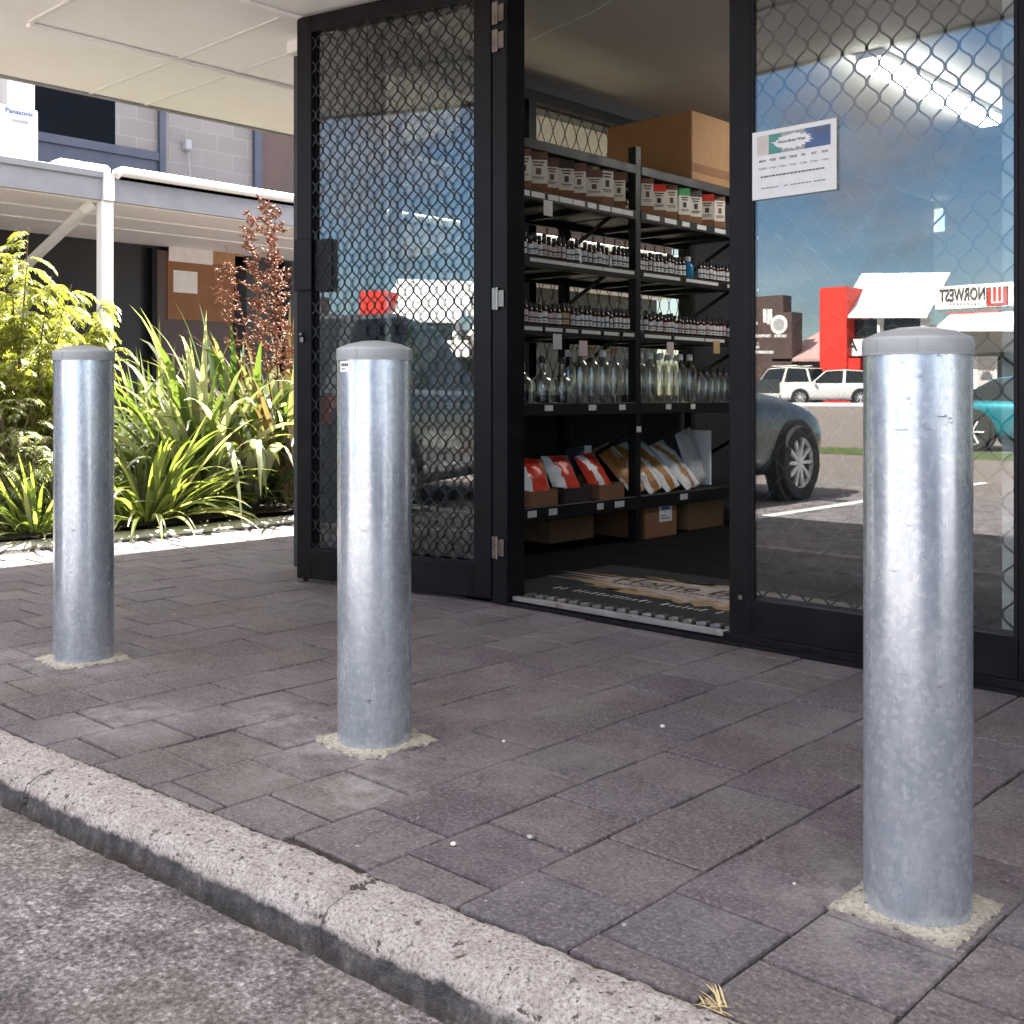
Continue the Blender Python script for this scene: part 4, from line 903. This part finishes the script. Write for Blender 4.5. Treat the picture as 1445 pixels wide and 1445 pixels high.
def leaflet(m, p, d, L, wd, rg, n_):
    d = d.normalized(); s = d.cross(n_); 
    if s.length < 1e-3: s = Vector((1,0,0))
    s = s.normalized(); up = s.cross(d); m.rnd = min(1, max(0, rg.gauss(.5,.25)))
    a = p; b = p+d*L*.45; c = p+d*L+Vector((0,0,-L*.22))
    o = m.verts([a, b-s*wd/2+up*wd*.18, c, b+s*wd/2+up*wd*.18, b]); m.face((o,o+1,o+4)); m.face((o+1,o+2,o+4)); m.face((o+2,o+3,o+4)); m.face((o+3,o,o+4))
def shrub(name, loc, label, hgt, rad, n_br, n_sp, sp_len, lf_len, mt, seed, zmin=.3, group=None):
    r = empty(name, loc, label, 'shrub', group); rg = random.Random(seed); br = MB(); m = MB()
    for k in range(n_br):
        az = rg.uniform(0,6.283); rr = rad*math.sqrt(rg.random()); top = Vector((math.cos(az)*rr, math.sin(az)*rr, hgt*rg.uniform(.5,1.0)*(1-.35*(rr/rad)**2)))
        base = Vector((rg.uniform(-.07,.07),rg.uniform(-.07,.07),0)); pts = [base.lerp(top,t/7)+Vector((math.cos(az),math.sin(az),0))*rad*.12*math.sin(t/7*math.pi)*-1+Vector((rg.uniform(-.015,.015),rg.uniform(-.015,.015),0)) for t in range(8)]
        br.tube(pts, [.012-.0013*t for t in range(8)], 6)
        for q in range(n_sp):
            u = rg.uniform(zmin,1.0); i = min(6,int(u*7)); p = pts[i].lerp(pts[i+1], u*7-i); a2 = az+rg.gauss(0,1.3); L = sp_len*rg.uniform(.6,1.15)
            d = Vector((math.cos(a2), math.sin(a2), rg.uniform(.1,.9))).normalized(); nl = max(5,int(L/.0135)); spine = [p.copy()]
            for t in range(nl): d = (d+Vector((0,0,-1.5/nl))).normalized(); p = p+d*L/nl; spine.append(p.copy())
            br.tube([spine[0],spine[len(spine)//2],spine[-1]], .0014, 4, False)
            for t in range(1,nl+1):
                dd = (spine[t]-spine[t-1]).normalized(); s = dd.cross(Vector((0,0,1))).normalized(); lw = lf_len*(.6+.6*math.sin(math.pi*t/(nl+1)))
                for sg_ in (-1,1): leaflet(m, spine[t], dd*.55+s*sg_+Vector((0,0,rg.uniform(-.45,.05))), lw*rg.uniform(.8,1.15), lw*.30, rg, Vector((0,0,1)))
    br.build('stems', 'bark', r); m.build('foliage', mt, r, attr='rnd'); return r
shrub('leafy_shrub', gp(28,700,-6.75,.03), 'tall yellow green shrub with arching feathery sprays at the garden edge', 1.90, .54, 34, 40, .19, .046, 'spray_yellow', 51, .42)
shrub('low_shrub', gp(20,745,-6.35,.03), 'low pale leaved shrub under the tall yellow shrub', .88, .42, 30, 20, .15, .034, 'pale_leaf', 52, .2)

# ------------------------------------------------------------------ neighbouring two storey building
XN, XV = -11.2, -9.2
nb = empty('office_building', (XN,6,0), 'grey two storey building with verandah behind the garden', 'building')
def np_(m, name, mt, parent=nb, **kw):
    o = m.build(name, mt, parent, **kw); o.data.transform(Matrix.Translation((-XN,-6,0))); return o
def ny(px): return at_x(px, 0, XN).y
m = MB(); m.box(XN-4,-2,2.95,XN,ny(228)-.05,3.18); m.box(XN-4,ny(163),3.18,XN,16,5.6); m.box(XN-4,-2,4.7,XN,ny(163),5.6); m.box(XN-4,-2,3.18,XN,ny(43)-.6,4.7); np_(m, 'wall', 'block')
m = MB(); m.box(XN-4,-2,0,XN-.3,16,2.6); np_(m, 'ground_floor_wall', 'dark_glazing')
m = MB(); m.box(XN-4.2,-2.2,5.6,XN+.3,16.2,5.75); np_(m, 'roof', 'slate_metal')
m = MB(); m.box(XN-.2,ny(5),2.9,XN+.10,ny(43),5.2); np_(m, 'white_pier', 'white_paint')
m = MB(); z0 = 3.47
m.box(XN-.02,ny(43)+.002,z0-.09,XN+.05,ny(228),z0); m.box(XN-.02,ny(43)+.002,z0-.40,XN+.02,ny(228)-.03,z0-.092); wf = np_(m, 'window_frame', 'slate_metal')
for pa, pb in ((222,230),(356,366)): m = MB(); m.box(XN-.019,ny(pa),2.95,XN+.06,ny(pb),4.7); np_(m, 'mullion', 'slate_metal', wf)
m = MB(); m.box(XN-.03,ny(43)+.003,z0,XN-.01,ny(163),4.7); np_(m, 'pane', 'dark_window_glass', wf)
m = MB(); m.box(XN-.3,ny(43),z0-.3,XN-.25,ny(163),4.7); np_(m, 'dark_room', 'navy_print', wf)
m = MB(); m.box(XN+.002,ny(366),2.95,XN+.02,16,4.7); np_(m, 'brown_panel', 'brown_cladding', wf)
m = MB(); m.box(XN+.005,ny(366),3.02,XN+.03,ny(480),3.10); np_(m, 'panel_rail', 'slate_metal', wf)
# verandah
m = MB(); m.prism([(XV,-2,2.74),(XN,-2,3.0),(XN,-2,2.96),(XV,-2,2.70)], (0,0,0), (0,18,0)); vr = np_(m, 'verandah_roof', 'trim_grey')
m = MB(); m.box(XN-.3,-2,2.49,XV-.04,16,2.52); np_(m, 'verandah_soffit', 'soffit', vr)
m = MB()
for q in (.33,.66): m = MB(); m.box(XN+(XV-XN)*q,-2,2.475,XN+(XV-XN)*q+.03,16,2.489); np_(m, 'soffit_joint', 'white_paint', vr)
yp = at_x(152,0,XV).y
m = MB(); m.box(XV-.04,-2,2.50,XV,16,2.735,.004); m.box(XV-.001,-2,2.69,XV+.02,yp,2.75,.004); np_(m, 'fascia', 'trim_grey', vr)
m = MB(); m.tube([(XV+.05,yp+.05,2.73),(XV+.05,yp+.1,2.765),(XV+.05,16,2.765)], .045, 12); m.box(XV+.005,yp-.05,2.50,XV+.03,yp+.05,2.74); np_(m, 'gutter', 'white_paint', vr)
m = MB(); m.box(XV-.10,yp-.055,.0,XV+.004,yp+.055,2.50,.006); np_(m, 'verandah_post', 'white_paint')
m = MB(); m.tube([(XV-.12,yp-.05,2.48),(XV-.2,yp-.1,2.44),(XV-1.75,yp+.02,2.06),(XV-1.85,yp+.05,1.9),(XV-1.85,yp+.05,0)], .05, 12); np_(m, 'downpipe', 'white_paint')
m = MB(); ya, yb = ny(235), ny(345)
m.box(XN-.25,ya,.9,XN-.22,yb,2.44); np_(m, 'papered_window', 'brown_cladding')
m = MB(); m.box(XN-.3,yb,.1,XN-.2,yb+.16,2.46); m.box(XN-.3,ya-.06,.1,XN-.2,ya,2.46); m.box(XN-.3,yb+.7,.1,XN-.2,yb+.8,2.46); np_(m, 'window_mullion', 'black_frame')
def pad(px0, py0, px1, py1, mt, name, lab, x=XN-.21):
    a = at_x(px0,py1,x); b = at_x(px1,py0,x); m = MB(); m.box(x,a.y,a.z,x+.01,b.y,b.z); o = np_(m, name, mt); return o
pad(238,352,300,368,'tag_white','paper_sheet',''); pad(244,384,278,412,'tag_white','paper_sheet',''); pad(236,372,342,450,'cardboard_dark','card_sheet','',XN-.2195); pad(300,352,343,372,'cardboard','card_sheet','')
# flue and cowl on the wall
m = MB(); p = at_x(262,205,XN); m.box(XN+.001,p.y-.05,p.z-.07,XN+.10,p.y+.03,p.z+.05,.015); m.tube([(XN+.06,p.y,p.z-.1),(XN+.06,p.y+.03,p.z-.45)], .008, 6); fl = np_(m, 'wall_light', 'trim_grey')
# roof vents on the verandah
for px, py in ((95,228),(130,232)):
    p = at_x(px,py,XN+.9); m = MB(); m.box(-.12,-.14,-.05,.12,.14,.10,.03); o = m.build('roof_vent', 'white_paint'); o.location = (p.x,p.y,2.93); tag(o, 'small white roof vent on the verandah, %s the air conditioner' % ('closer to' if px == 95 else 'farther from'), 'roof vent', 'white vents on the verandah roof')
ac = empty('air_conditioner', (-9.7,3.85,2.83), 'white outdoor air conditioner unit standing on the verandah roof', 'air conditioner')
m = MB(); m.box(-.34,-.42,.03,0,.42,.47,.012); m.build('casing', 'white_paint', ac)
m = MB(); m.box(-.3,-.35,0,-.25,.35,.03); m.box(-.08,-.35,0,-.03,.35,.03); m.build('feet', 'slate_metal', ac)
m = MB()
for k in range(8): a_ = .05+.022*k; m.lathe([(a_,0.001),(a_,.006),(a_+.004,.006),(a_+.004,.001)], 24, (0,-.13,.25), 'x')
m.build('fan_grille', 'grey_plastic', ac)
text_obj('lettering', 'Panasonic', .062, 'navy_print', ac, (.003,.255,.425), (0,1,0), (0,0,1), bold=.001)
m = MB(); m.box(.001,.19,.335,.003,.33,.36,.002); m.build('badge', 'grey_plastic', ac)

# ------------------------------------------------------------------ street seen in the glass
def make_wheel(parent, x, y, z, r, side, spokes=10):
    m = MB(); w2 = .095; m.lathe([(r*.68,-w2),(r*.95,-w2),(r,-w2*.7),(r,w2*.7),(r*.95,w2),(r*.68,w2),(r*.68,-w2)], 40, (x,y,z), 'y', False); ty = smooth_angle(m.build('wheel', 'tyre', parent), 40)
    m = MB(); m.lathe([(r*.70,-.06),(r*.70,w2*.85),(r*.66,w2*.85),(r*.62,.02),(r*.62,-.06)] if side > 0 else [(r*.70,.06),(r*.70,-w2*.85),(r*.66,-w2*.85),(r*.62,-.02),(r*.62,.06)], 40, (x,y,z), 'y', False)
    yo = y+side*w2*.72; m.lathe([(.001,yo-.02*side),(r*.14,yo-.02*side),(r*.13,yo+.012*side),(.001,yo+.012*side)], 16, (x,0,z), 'y')
    for k in range(spokes):
        a = 2*math.pi*k/spokes; d = Vector((math.cos(a),0,math.sin(a))); t = Vector((-math.sin(a),0,math.cos(a)))
        m.obox(Vector((x,yo-.006*side,z))+d*r*.40, d*r*.28, (0,.012,0), t*r*.045)
    m.build('rim', 'rim_alloy', ty)
    m = MB(); m.lathe([(.001,y),(r*.63,y),(r*.63,y+.02*side),(.001,y+.02*side)], 28, (x,0,z), 'y'); m.build('brake_shadow_disc', 'car_black', ty); return ty
def make_car(name, label, loc, rz, paint, L=4.3, W=1.76, Hh=1.46, zs=.92, nose=.70, ws=.20, rf=.03, rr=-.33, rb=-.47, r=.315, boot=None, spokes=10, rack=False, group=None):
    c = empty(name, loc, label, 'car', group, rz); hw = W/2; m = MB()
    stn = [(.5,.34,nose-.10,.66),(.485,.25,nose-.02,.80),(.44,.20,nose+.03,.93),(.33,.19,zs-.10,.99),(ws+.02,.19,zs-.02,1.0),(0,.19,zs,1.0),(-.25,.19,zs+.02,1.0),(-.40,.20,zs+.01,.985),(-.465,.24,(boot or zs)-.02,.94),(-.492,.30,(boot or zs)-.10,.86),(-.5,.40,(boot or zs)-.22,.78)]
    rings = []
    for fx_, zb, z1, wf in stn:
        w_ = hw*wf; x = fx_*L
        sec = [(0,zb),(.82*w_,zb),(.96*w_,zb+.08),(w_,zb+.28),(.985*w_,z1-.14),(.93*w_,z1-.02),(.80*w_,z1+.01),(.4*w_,z1+.03),(0,z1+.035)]
        full = [(-y_,z_) for y_, z_ in sec[1:-1]][::-1]; full = sec+full
        rings.append(m.verts([(x,y_,z_) for y_, z_ in full])); nn = len(full)
    for a, b in zip(rings, rings[1:]):
        for k in range(nn): m.face((a+k, b+k, b+(k+1)%nn, a+(k+1)%nn))
    m.face(tuple(rings[0]+k for k in range(nn))); m.face(tuple(rings[-1]+k for k in reversed(range(nn))))
    b = m.build('body', paint, c, smooth=True); fix_normals(b); md = b.modifiers.new('s', 'SUBSURF'); md.levels = 2; md.render_levels = 2
    # cabin
    bw, tw = hw*.90, hw*.70; zb = zs-.04
    def side(s): return [Vector((ws*L,s*bw*.93,zb)), Vector((rf*L,s*tw*.95,Hh-.05)), Vector(((rf+rr)/2*L,s*tw,Hh)), Vector((rr*L,s*tw*.94,Hh-.06)), Vector((rb*L,s*bw*.9,zb)), Vector(((rb+ws)/2*L,s*bw,zb))]
    A = side(1); B = side(-1); m = MB(); a = m.verts(A); b_ = m.verts(B)
    for k in range(4): m.face((a+k,a+k+1,b_+k+1,b_+k))
    m.face((a,a+5,a+4,a+3,a+2,a+1)); m.face((b_,b_+1,b_+2,b_+3,b_+4,b_+5))
    rf_ = m.build('cabin', paint, c); bv = rf_.modifiers.new('b', 'BEVEL'); bv.width = .05; bv.segments = 3; fix_normals(rf_); smooth_angle(rf_, 50)
    def patch(q, ins, nm, out):
        q = [Vector(p) for p in q]; cc = sum(q, Vector())/len(q); nr = (q[1]-q[0]).cross(q[2]-q[0]).normalized()
        if nr.dot(cc-Vector((0,0,.8))) < 0: nr = -nr
        qq = [p+(cc-p)*ins for p in q]; mm = MB(); mm.prism(qq, nr*-.01, nr*out); return fix_normals(mm.build(nm, 'car_glass', c))
    patch([A[0],A[1],B[1],B[0]], .10, 'windscreen', .007); patch([A[3],A[4],B[4],B[3]], .12, 'rear_window', .007)
    for Q in (A, B):
        mid_t = Q[2].copy(); mid_b = Q[5].copy(); patch([Q[0],Q[1],mid_t,mid_b], .13, 'side_window', .010); patch([mid_b,mid_t,Q[3],Q[4]], .13, 'side_window', .010)
    for x in (.30*L, -.305*L):
        for s in (1,-1):
            m = MB(); m.lathe([(.001,s*(hw-.10)),(r*1.16,s*(hw-.10)),(r*1.16,s*(hw+.003)),(.001,s*(hw+.003))], 32, (x,0,r), 'y'); m.build('wheel_arch', 'car_black', c)
            make_wheel(c, x, s*(hw-.048), r, r, s, spokes)
    for s in (1,-1):
        m = MB(); m.obox((.455*L,s*hw*.70,nose-.10), (.07,-.05*s,.02), (0,.10,0), (0,0,.05)); m.build('headlight', 'lamp_clear', c)
        m = MB(); m.obox((-.482*L,s*hw*.74,zs-.14), (.05,0,0), (0,.09,0), (0,0,.09)); m.build('tail_light', 'lamp_red', c)
        m = MB(); m.obox((.155*L,s*(hw+.06),zs+.02), (.05,0,0), (0,.08,0), (0,0,.055)); m.build('wing_mirror', paint, c)
    m = MB(); m.box(.482*L,-hw*.55,.30,.505*L,hw*.55,.46,.02); m.box(-.505*L,-hw*.75,.30,-.485*L,hw*.75,.44,.02); m.build('bumper_trim', 'car_black', c)
    m = MB(); m.box(-.512*L,-.2,.52,-.5*L,.2,.63); m.build('number_plate', 'label_white', c)
    if rack:
        m = MB()
        for x in (.0,-.12,-.24): m.box(x*L,-tw,Hh+.02,x*L+.04,tw,Hh+.06)
        for s in (1,-1): m.box(-.30*L,s*tw*.9-.02,Hh+.06,.05*L,s*tw*.9+.02,Hh+.09)
        m.build('roof_rack', 'white_paint', c)
    return c
# parking bay line and silver car
m = MB(); m.box(-4.21,-5.2,-.0768,-4.11,-.55,-.073); struct(m.build('parking_line', 'line_paint'))
m = MB(); m.box(-7.01,-5.2,-.0768,-6.91,-.55,-.073); struct(m.build('parking_line', 'line_paint'))
make_car('parked_car', 'silver hatchback parked nose out at the kerb, mirrored in the door glass', (-5.50,-1.02,-.077), R(-90), 'paint_silver', 4.05, 1.74, 1.48, .93, .72, group='parked cars')
p = mir(1105,570,-44.5); make_car('parked_car', 'beige four wheel drive with roof rack mirrored beside the white wagon', (p.x,-44.5,.42), R(180+8), 'paint_beige', 4.6, 1.85, 1.86, 1.10, .98, .22, .10, -.42, -.49, .38, None, 6, True, 'parked cars')
p = mir(1170,570,-43.6); make_car('parked_car', 'white wagon mirrored in front of the red tower', (p.x,-43.6,.42), R(150), 'paint_white', 4.6, 1.85, 1.68, 1.02, .85, .20, .04, -.34, -.48, .36, None, 8, group='parked cars')
p = mir(1525,600,-12.5); make_car('parked_car', 'teal coupe mirrored at the edge of the closed door', (p.x,-12.5,-.077), R(4), 'paint_teal', 4.3, 1.74, 1.22, .80, .66, .16, -.02, -.26, -.42, .31, .80, 6, group='parked cars')
make_car('parked_car', 'added dark blue hatchback, unseen behind the viewpoint, darkening the bollard reflections', (2.35,-1.5,-.077), R(90), 'slate_metal', 4.2, 1.76, 1.5, .93, .74, group='parked cars')  # out-of-view car added to darken the right side of the bollards
# verge
m = MB(); rows = []
for j in range(7): rows.append([m.verts([(-60+3*i, -10.6+.2*j, -.08+.07*math.sin(math.pi*j/6)+random.uniform(0,.01))]) for i in range(41)])
for j in range(6):
    for i in range(40): m.face((rows[j][i],rows[j][i+1],rows[j+1][i+1],rows[j+1][i]))
struct(m.build('grass_verge', 'verge_grass', smooth=True))
m = MB(); m.box(-60,-41.6,.2,-8,-41.3,.52); lw_ = m.build('low_wall', 'white_paint'); tag(lw_, 'long low white wall across the street', 'wall')

YF = -48.8
cb_ = empty('commercial_building', (mir(1260,560,YF).x,YF,.4), 'white roofed shop building with a red tower and mirrored lettering', 'building')
COFF = Vector(cb_.location)
def cp(m, name, mt, parent=cb_): o = m.build(name, mt, parent); o.data.transform(Matrix.Translation(-COFF)); return o
def fb_box(m, px0, py0, px1, py1, y_out=0.0, depth=.3):        # a box on the facade spanning photo pixels
    a = mir(px0,py1,YF+y_out); b = mir(px1,py0,YF+y_out); m.box(a.x, YF+y_out-depth, a.z, b.x, YF+y_out, b.z)
xa, xb = mir(1157,500,YF).x, mir(1460,500,YF).x
m = MB(); m.box(xa,YF-10,.3,xb+3,YF-.3,4.4); cp(m, 'main_block', 'grey_cladding')
m = MB(); fb_box(m,1157,404,1195,580,1.0,3.0); fb_box(m,1190,505,1214,580,.9,.5); cp(m, 'red_tower', 'red_wall')
m = MB(); fb_box(m,1186,474,1325,503,.6,.6); fb_box(m,1183,446,1189,475,.6,.6); fb_box(m,1299,446,1307,475,.6,.6); fb_box(m,1238,446,1242,475,.62,.5); cp(m, 'white_band', 'white_paint')
m = MB(); a, b = mir(1181,447,YF+.9), mir(1309,447,YF+.9); c1, d1 = mir(1198,412,YF-2.0), mir(1322,412,YF-2.0)
m.prism([a,b,Vector((b.x,d1.y,d1.z+.9)),Vector((a.x,c1.y,c1.z+.9))], (0,0,-.06), (0,0,.06)); fix_normals(cp(m, 'white_roof', 'white_roof'))
m = MB(); fb_box(m,1188,447,1299,475,.1,.2); fb_box(m,1196,503,1330,575,.05,.2); fb_box(m,1376,498,1450,575,.05,.2); cp(m, 'shop_window', 'car_glass')
for pa, pb, ya, yb in ((1212,1214,447,475),(1268,1270,447,475),(1284,1285,447,475),(1188,1299,460,461)): m = MB(); fb_box(m,pa,ya,pb,yb,.16,.05); cp(m, 'window_bar', 'slate_metal')
for px in (1204,1216,1232): m = MB(); fb_box(m,px,503,px+2,575,.12,.06); cp(m, 'door_frame', 'trim_grey')
m = MB(); fb_box(m,1186,500,1325,503,.66,.05); cp(m, 'drip_edge', 'slate_metal')
m = MB(); fb_box(m,1320,397,1436,437,.7,.9); sb = cp(m, 'sign_board', 'white_paint')
m = MB(); fb_box(m,1334,438,1412,443,.75,.1); cp(m, 'red_strip', 'red_wall')
m = MB(); a, b = mir(1318,466,YF+2.4), mir(1460,466,YF+2.4); c1 = mir(1330,443,YF+.2)
m.prism([a,b,Vector((b.x,YF+.2,c1.z)),Vector((a.x,YF+.2,c1.z))], (0,0,-.05), (0,0,.05)); fix_normals(cp(m, 'awning', 'white_roof'))
m = MB(); fb_box(m,1372,467,1450,498,.3,.3); cp(m, 'grey_panel', 'grey_cladding')
m = MB(); fb_box(m,1374,503,1380,557,1.0,.1); fb_box(m,1404,503,1407,557,1.0,.1); fb_box(m,1380,503,1404,506,1.0,.1); fb_box(m,1380,506,1404,557,.94,.04); pf = cp(m, 'poster_frame', 'white_paint')
m = MB(); fb_box(m,1380,506,1404,557,.96,.02); cp(m, 'poster', 'sand_print', pf)
m = MB(); fb_box(m,1384,528,1400,536,.985,.02); fb_box(m,1387,524,1397,528,.985,.02); cp(m, 'poster_print', 'grey_text', pf)
# lettering reads the right way round from the street (mirrored in the glass)
a, b = mir(1326,410,YF+.75), mir(1390,423,YF+.75); hgt = abs(mir(1358,406,YF+.7).z-mir(1358,424,YF+.7).z)
t = text_obj('sign_lettering', 'NORWEST', hgt*1.38, 'ink_dark', sb, Vector(((a.x+b.x)/2, YF+.715, (a.z+b.z)/2))-COFF, (-1,0,0), (0,0,1), ext=.02, bold=.012)
wdt = max(v.co.x for v in t.data.vertices)-min(v.co.x for v in t.data.vertices); cx_ = (a.x+b.x)/2-COFF.x; kx = abs(b.x-a.x)/wdt
for v in t.data.vertices: v.co.x = cx_+(v.co.x-cx_)*kx
m = MB()
for k in range(9): px = 1340+k*5; fb_box(m,px,428,px+2.2,430,.73,.02)
cp(m, 'sign_small_print', 'grey_text', sb)
m = MB(); fb_box(m,1392,404,1423,432,.715,.02); cp(m, 'logo_edge', 'ink_dark', sb)
m = MB(); fb_box(m,1394,406,1421,431,.735,.02); cp(m, 'logo_field', 'red_wall', sb)
m = MB()
for px in (1399,1406,1413): fb_box(m,px,405,px+2.6,426,.755,.02)
fb_box(m,1399,425,1415.6,428,.757,.02); cp(m, 'logo_mark', 'label_white', sb)
p = mir(1201,487,YF+.7); text_obj('shop_lettering', 'A', .95, 'ink_dark', cb_, Vector((p.x,YF+.62,p.z))-COFF, (-1,0,0), (0,0,1), ext=.02)
# dark sign building and pink roofed shed
YD = -52.0
db = empty('sign_hoarding', (mir(1085,560,YD).x,YD,.3), 'dark brown hoarding covered in pale signs, mirrored beside the door stile', 'hoarding'); DOFF = Vector(db.location)
def dp_(m, name, mt): o = m.build(name, mt, db); o.data.transform(Matrix.Translation(-DOFF)); return o
a, b, c1 = mir(1020,520,YD), mir(1118,440,YD), mir(1105,416,YD)
m = MB(); m.box(a.x,YD-1.2,.2,b.x,YD,b.z); m.box(a.x,YD-1.0,b.z,c1.x,YD-.02,c1.z); dp_(m, 'wall', 'brown_cladding')
def db_rect(m, px0, py0, px1, py1, o_=.04): q = mir(px0,py1,YD+o_); s = mir(px1,py0,YD+o_); m.box(q.x,YD+.001,q.z,s.x,YD+o_,s.z)
m = MB(); p = mir(1100,458,YD); m.lathe([(.001,YD+.001),(.56,YD+.001),(.56,YD+.05),(.001,YD+.05)], 28, (p.x,0,p.z), 'y'); dp_(m, 'round_emblem', 'tag_white')
m = MB(); m.lathe([(.001,YD+.051),(.36,YD+.051),(.36,YD+.06),(.001,YD+.06)], 28, (p.x,0,p.z), 'y'); dp_(m, 'emblem_centre', 'grey_print')
m = MB(); rg = random.Random(77)
for py, px0, px1 in ((456,1063,1070),(474,1063,1088),(474,1093,1110),(490,1063,1072),(497,1063,1092)):
    px = px0
    while px < px1: wd = rg.uniform(1.5,4); db_rect(m,px,py-2.2,min(px+wd,px1),py+2.2); px += wd+.9
for px, w2 in ((1077,5),(1083,4),(1087,3)): db_rect(m,px,436,px+w2,456+rg.uniform(-4,4))
dp_(m, 'sign_marks', 'tag_white')
YS = -56.0
sh = empty('shed_building', (mir(1130,560,YS).x,YS,.4), 'low shed with faded pink roof, mirrored left of the red tower', 'building'); SOFF = Vector(sh.location)
a, b, t_ = mir(1090,508,YS+4), mir(1162,508,YS+4), mir(1110,443,YS-4)
m = MB(); m.prism([a,b,Vector((b.x,YS-4,t_.z)),Vector((a.x+1.6,YS-4,t_.z))], (0,0,-.08), (0,0,.08)); m.v = [tuple(Vector(v)-SOFF) for v in m.v]; fix_normals(m.build('roof', 'pink_roof', sh))
m = MB(); m.box(a.x+.3,YS-3.5,.3,b.x,YS+3.6,a.z-.1); m.v = [tuple(Vector(v)-SOFF) for v in m.v]; m.build('wall', 'brown_cladding', sh)

# ------------------------------------------------------------------ small litter on the footpath
def ground_px(px, py): return at_d(px, py, F*H/(py-CY))
for px, py, s, lab in ((640,1194,.006,'white pebble on a paver left of the stained joint'),(748,1184,.006,'grey pebble on the middle of a paver'),(1121,1249,.003,'tiny white chip on the paver near the front bollard'),(711,1048,.005,'pale flat chip on the paver behind the middle bollard'),(935,1027,.006,'cream flat pebble on the pavers near the doorway')):
    m = MB(); rg = random.Random(px); m.lathe([(s*.5,0),(s,s*.35),(s*.9,s*.8),(s*.4,s*1.1)], 9); m.v = [(x*(1+rg.uniform(-.2,.2)),y*(1+rg.uniform(-.2,.2)),z) for x,y,z in m.v]
    o = m.build('pebble', 'pebble_pale' if 'grey' not in lab else 'grey_print', smooth=True); p = ground_px(px,py); o.location = (p.x,p.y,.0005); tag(o, lab, 'pebble', 'pebbles on the footpath')
m = MB(); rg = random.Random(9)
for k in range(16): a_ = rg.uniform(2.2,4.6); blade(m, (rg.uniform(-.02,.02),rg.uniform(-.015,.015),0), a_, R(rg.uniform(5,40)), rg.uniform(.02,.05), .003, .9, rg, 5, .2)
o = m.build('dry_grass_tuft', 'straw'); p = ground_px(1022,1425); o.location = (p.x,p.y,.001); tag(o, 'small tuft of dry grass in the joint behind the kerb', 'plant')
m = MB()
for k in range(5): m.obox((rg.uniform(-.03,.05),rg.uniform(-.01,.01),.014+.01*rg.random()), (rg.uniform(.012,.03),rg.uniform(-.004,.004),0), (0,rg.uniform(.008,.014),.002), (0,0,rg.uniform(.006,.012)))
o = m.build('broken_brick', 'rubbish_pink'); p = ground_px(1436,968); o.location = (p.x+.02,p.y-.03,.0); tag(o, 'crumbled pink brick end at the foot of the door frame', 'brick')
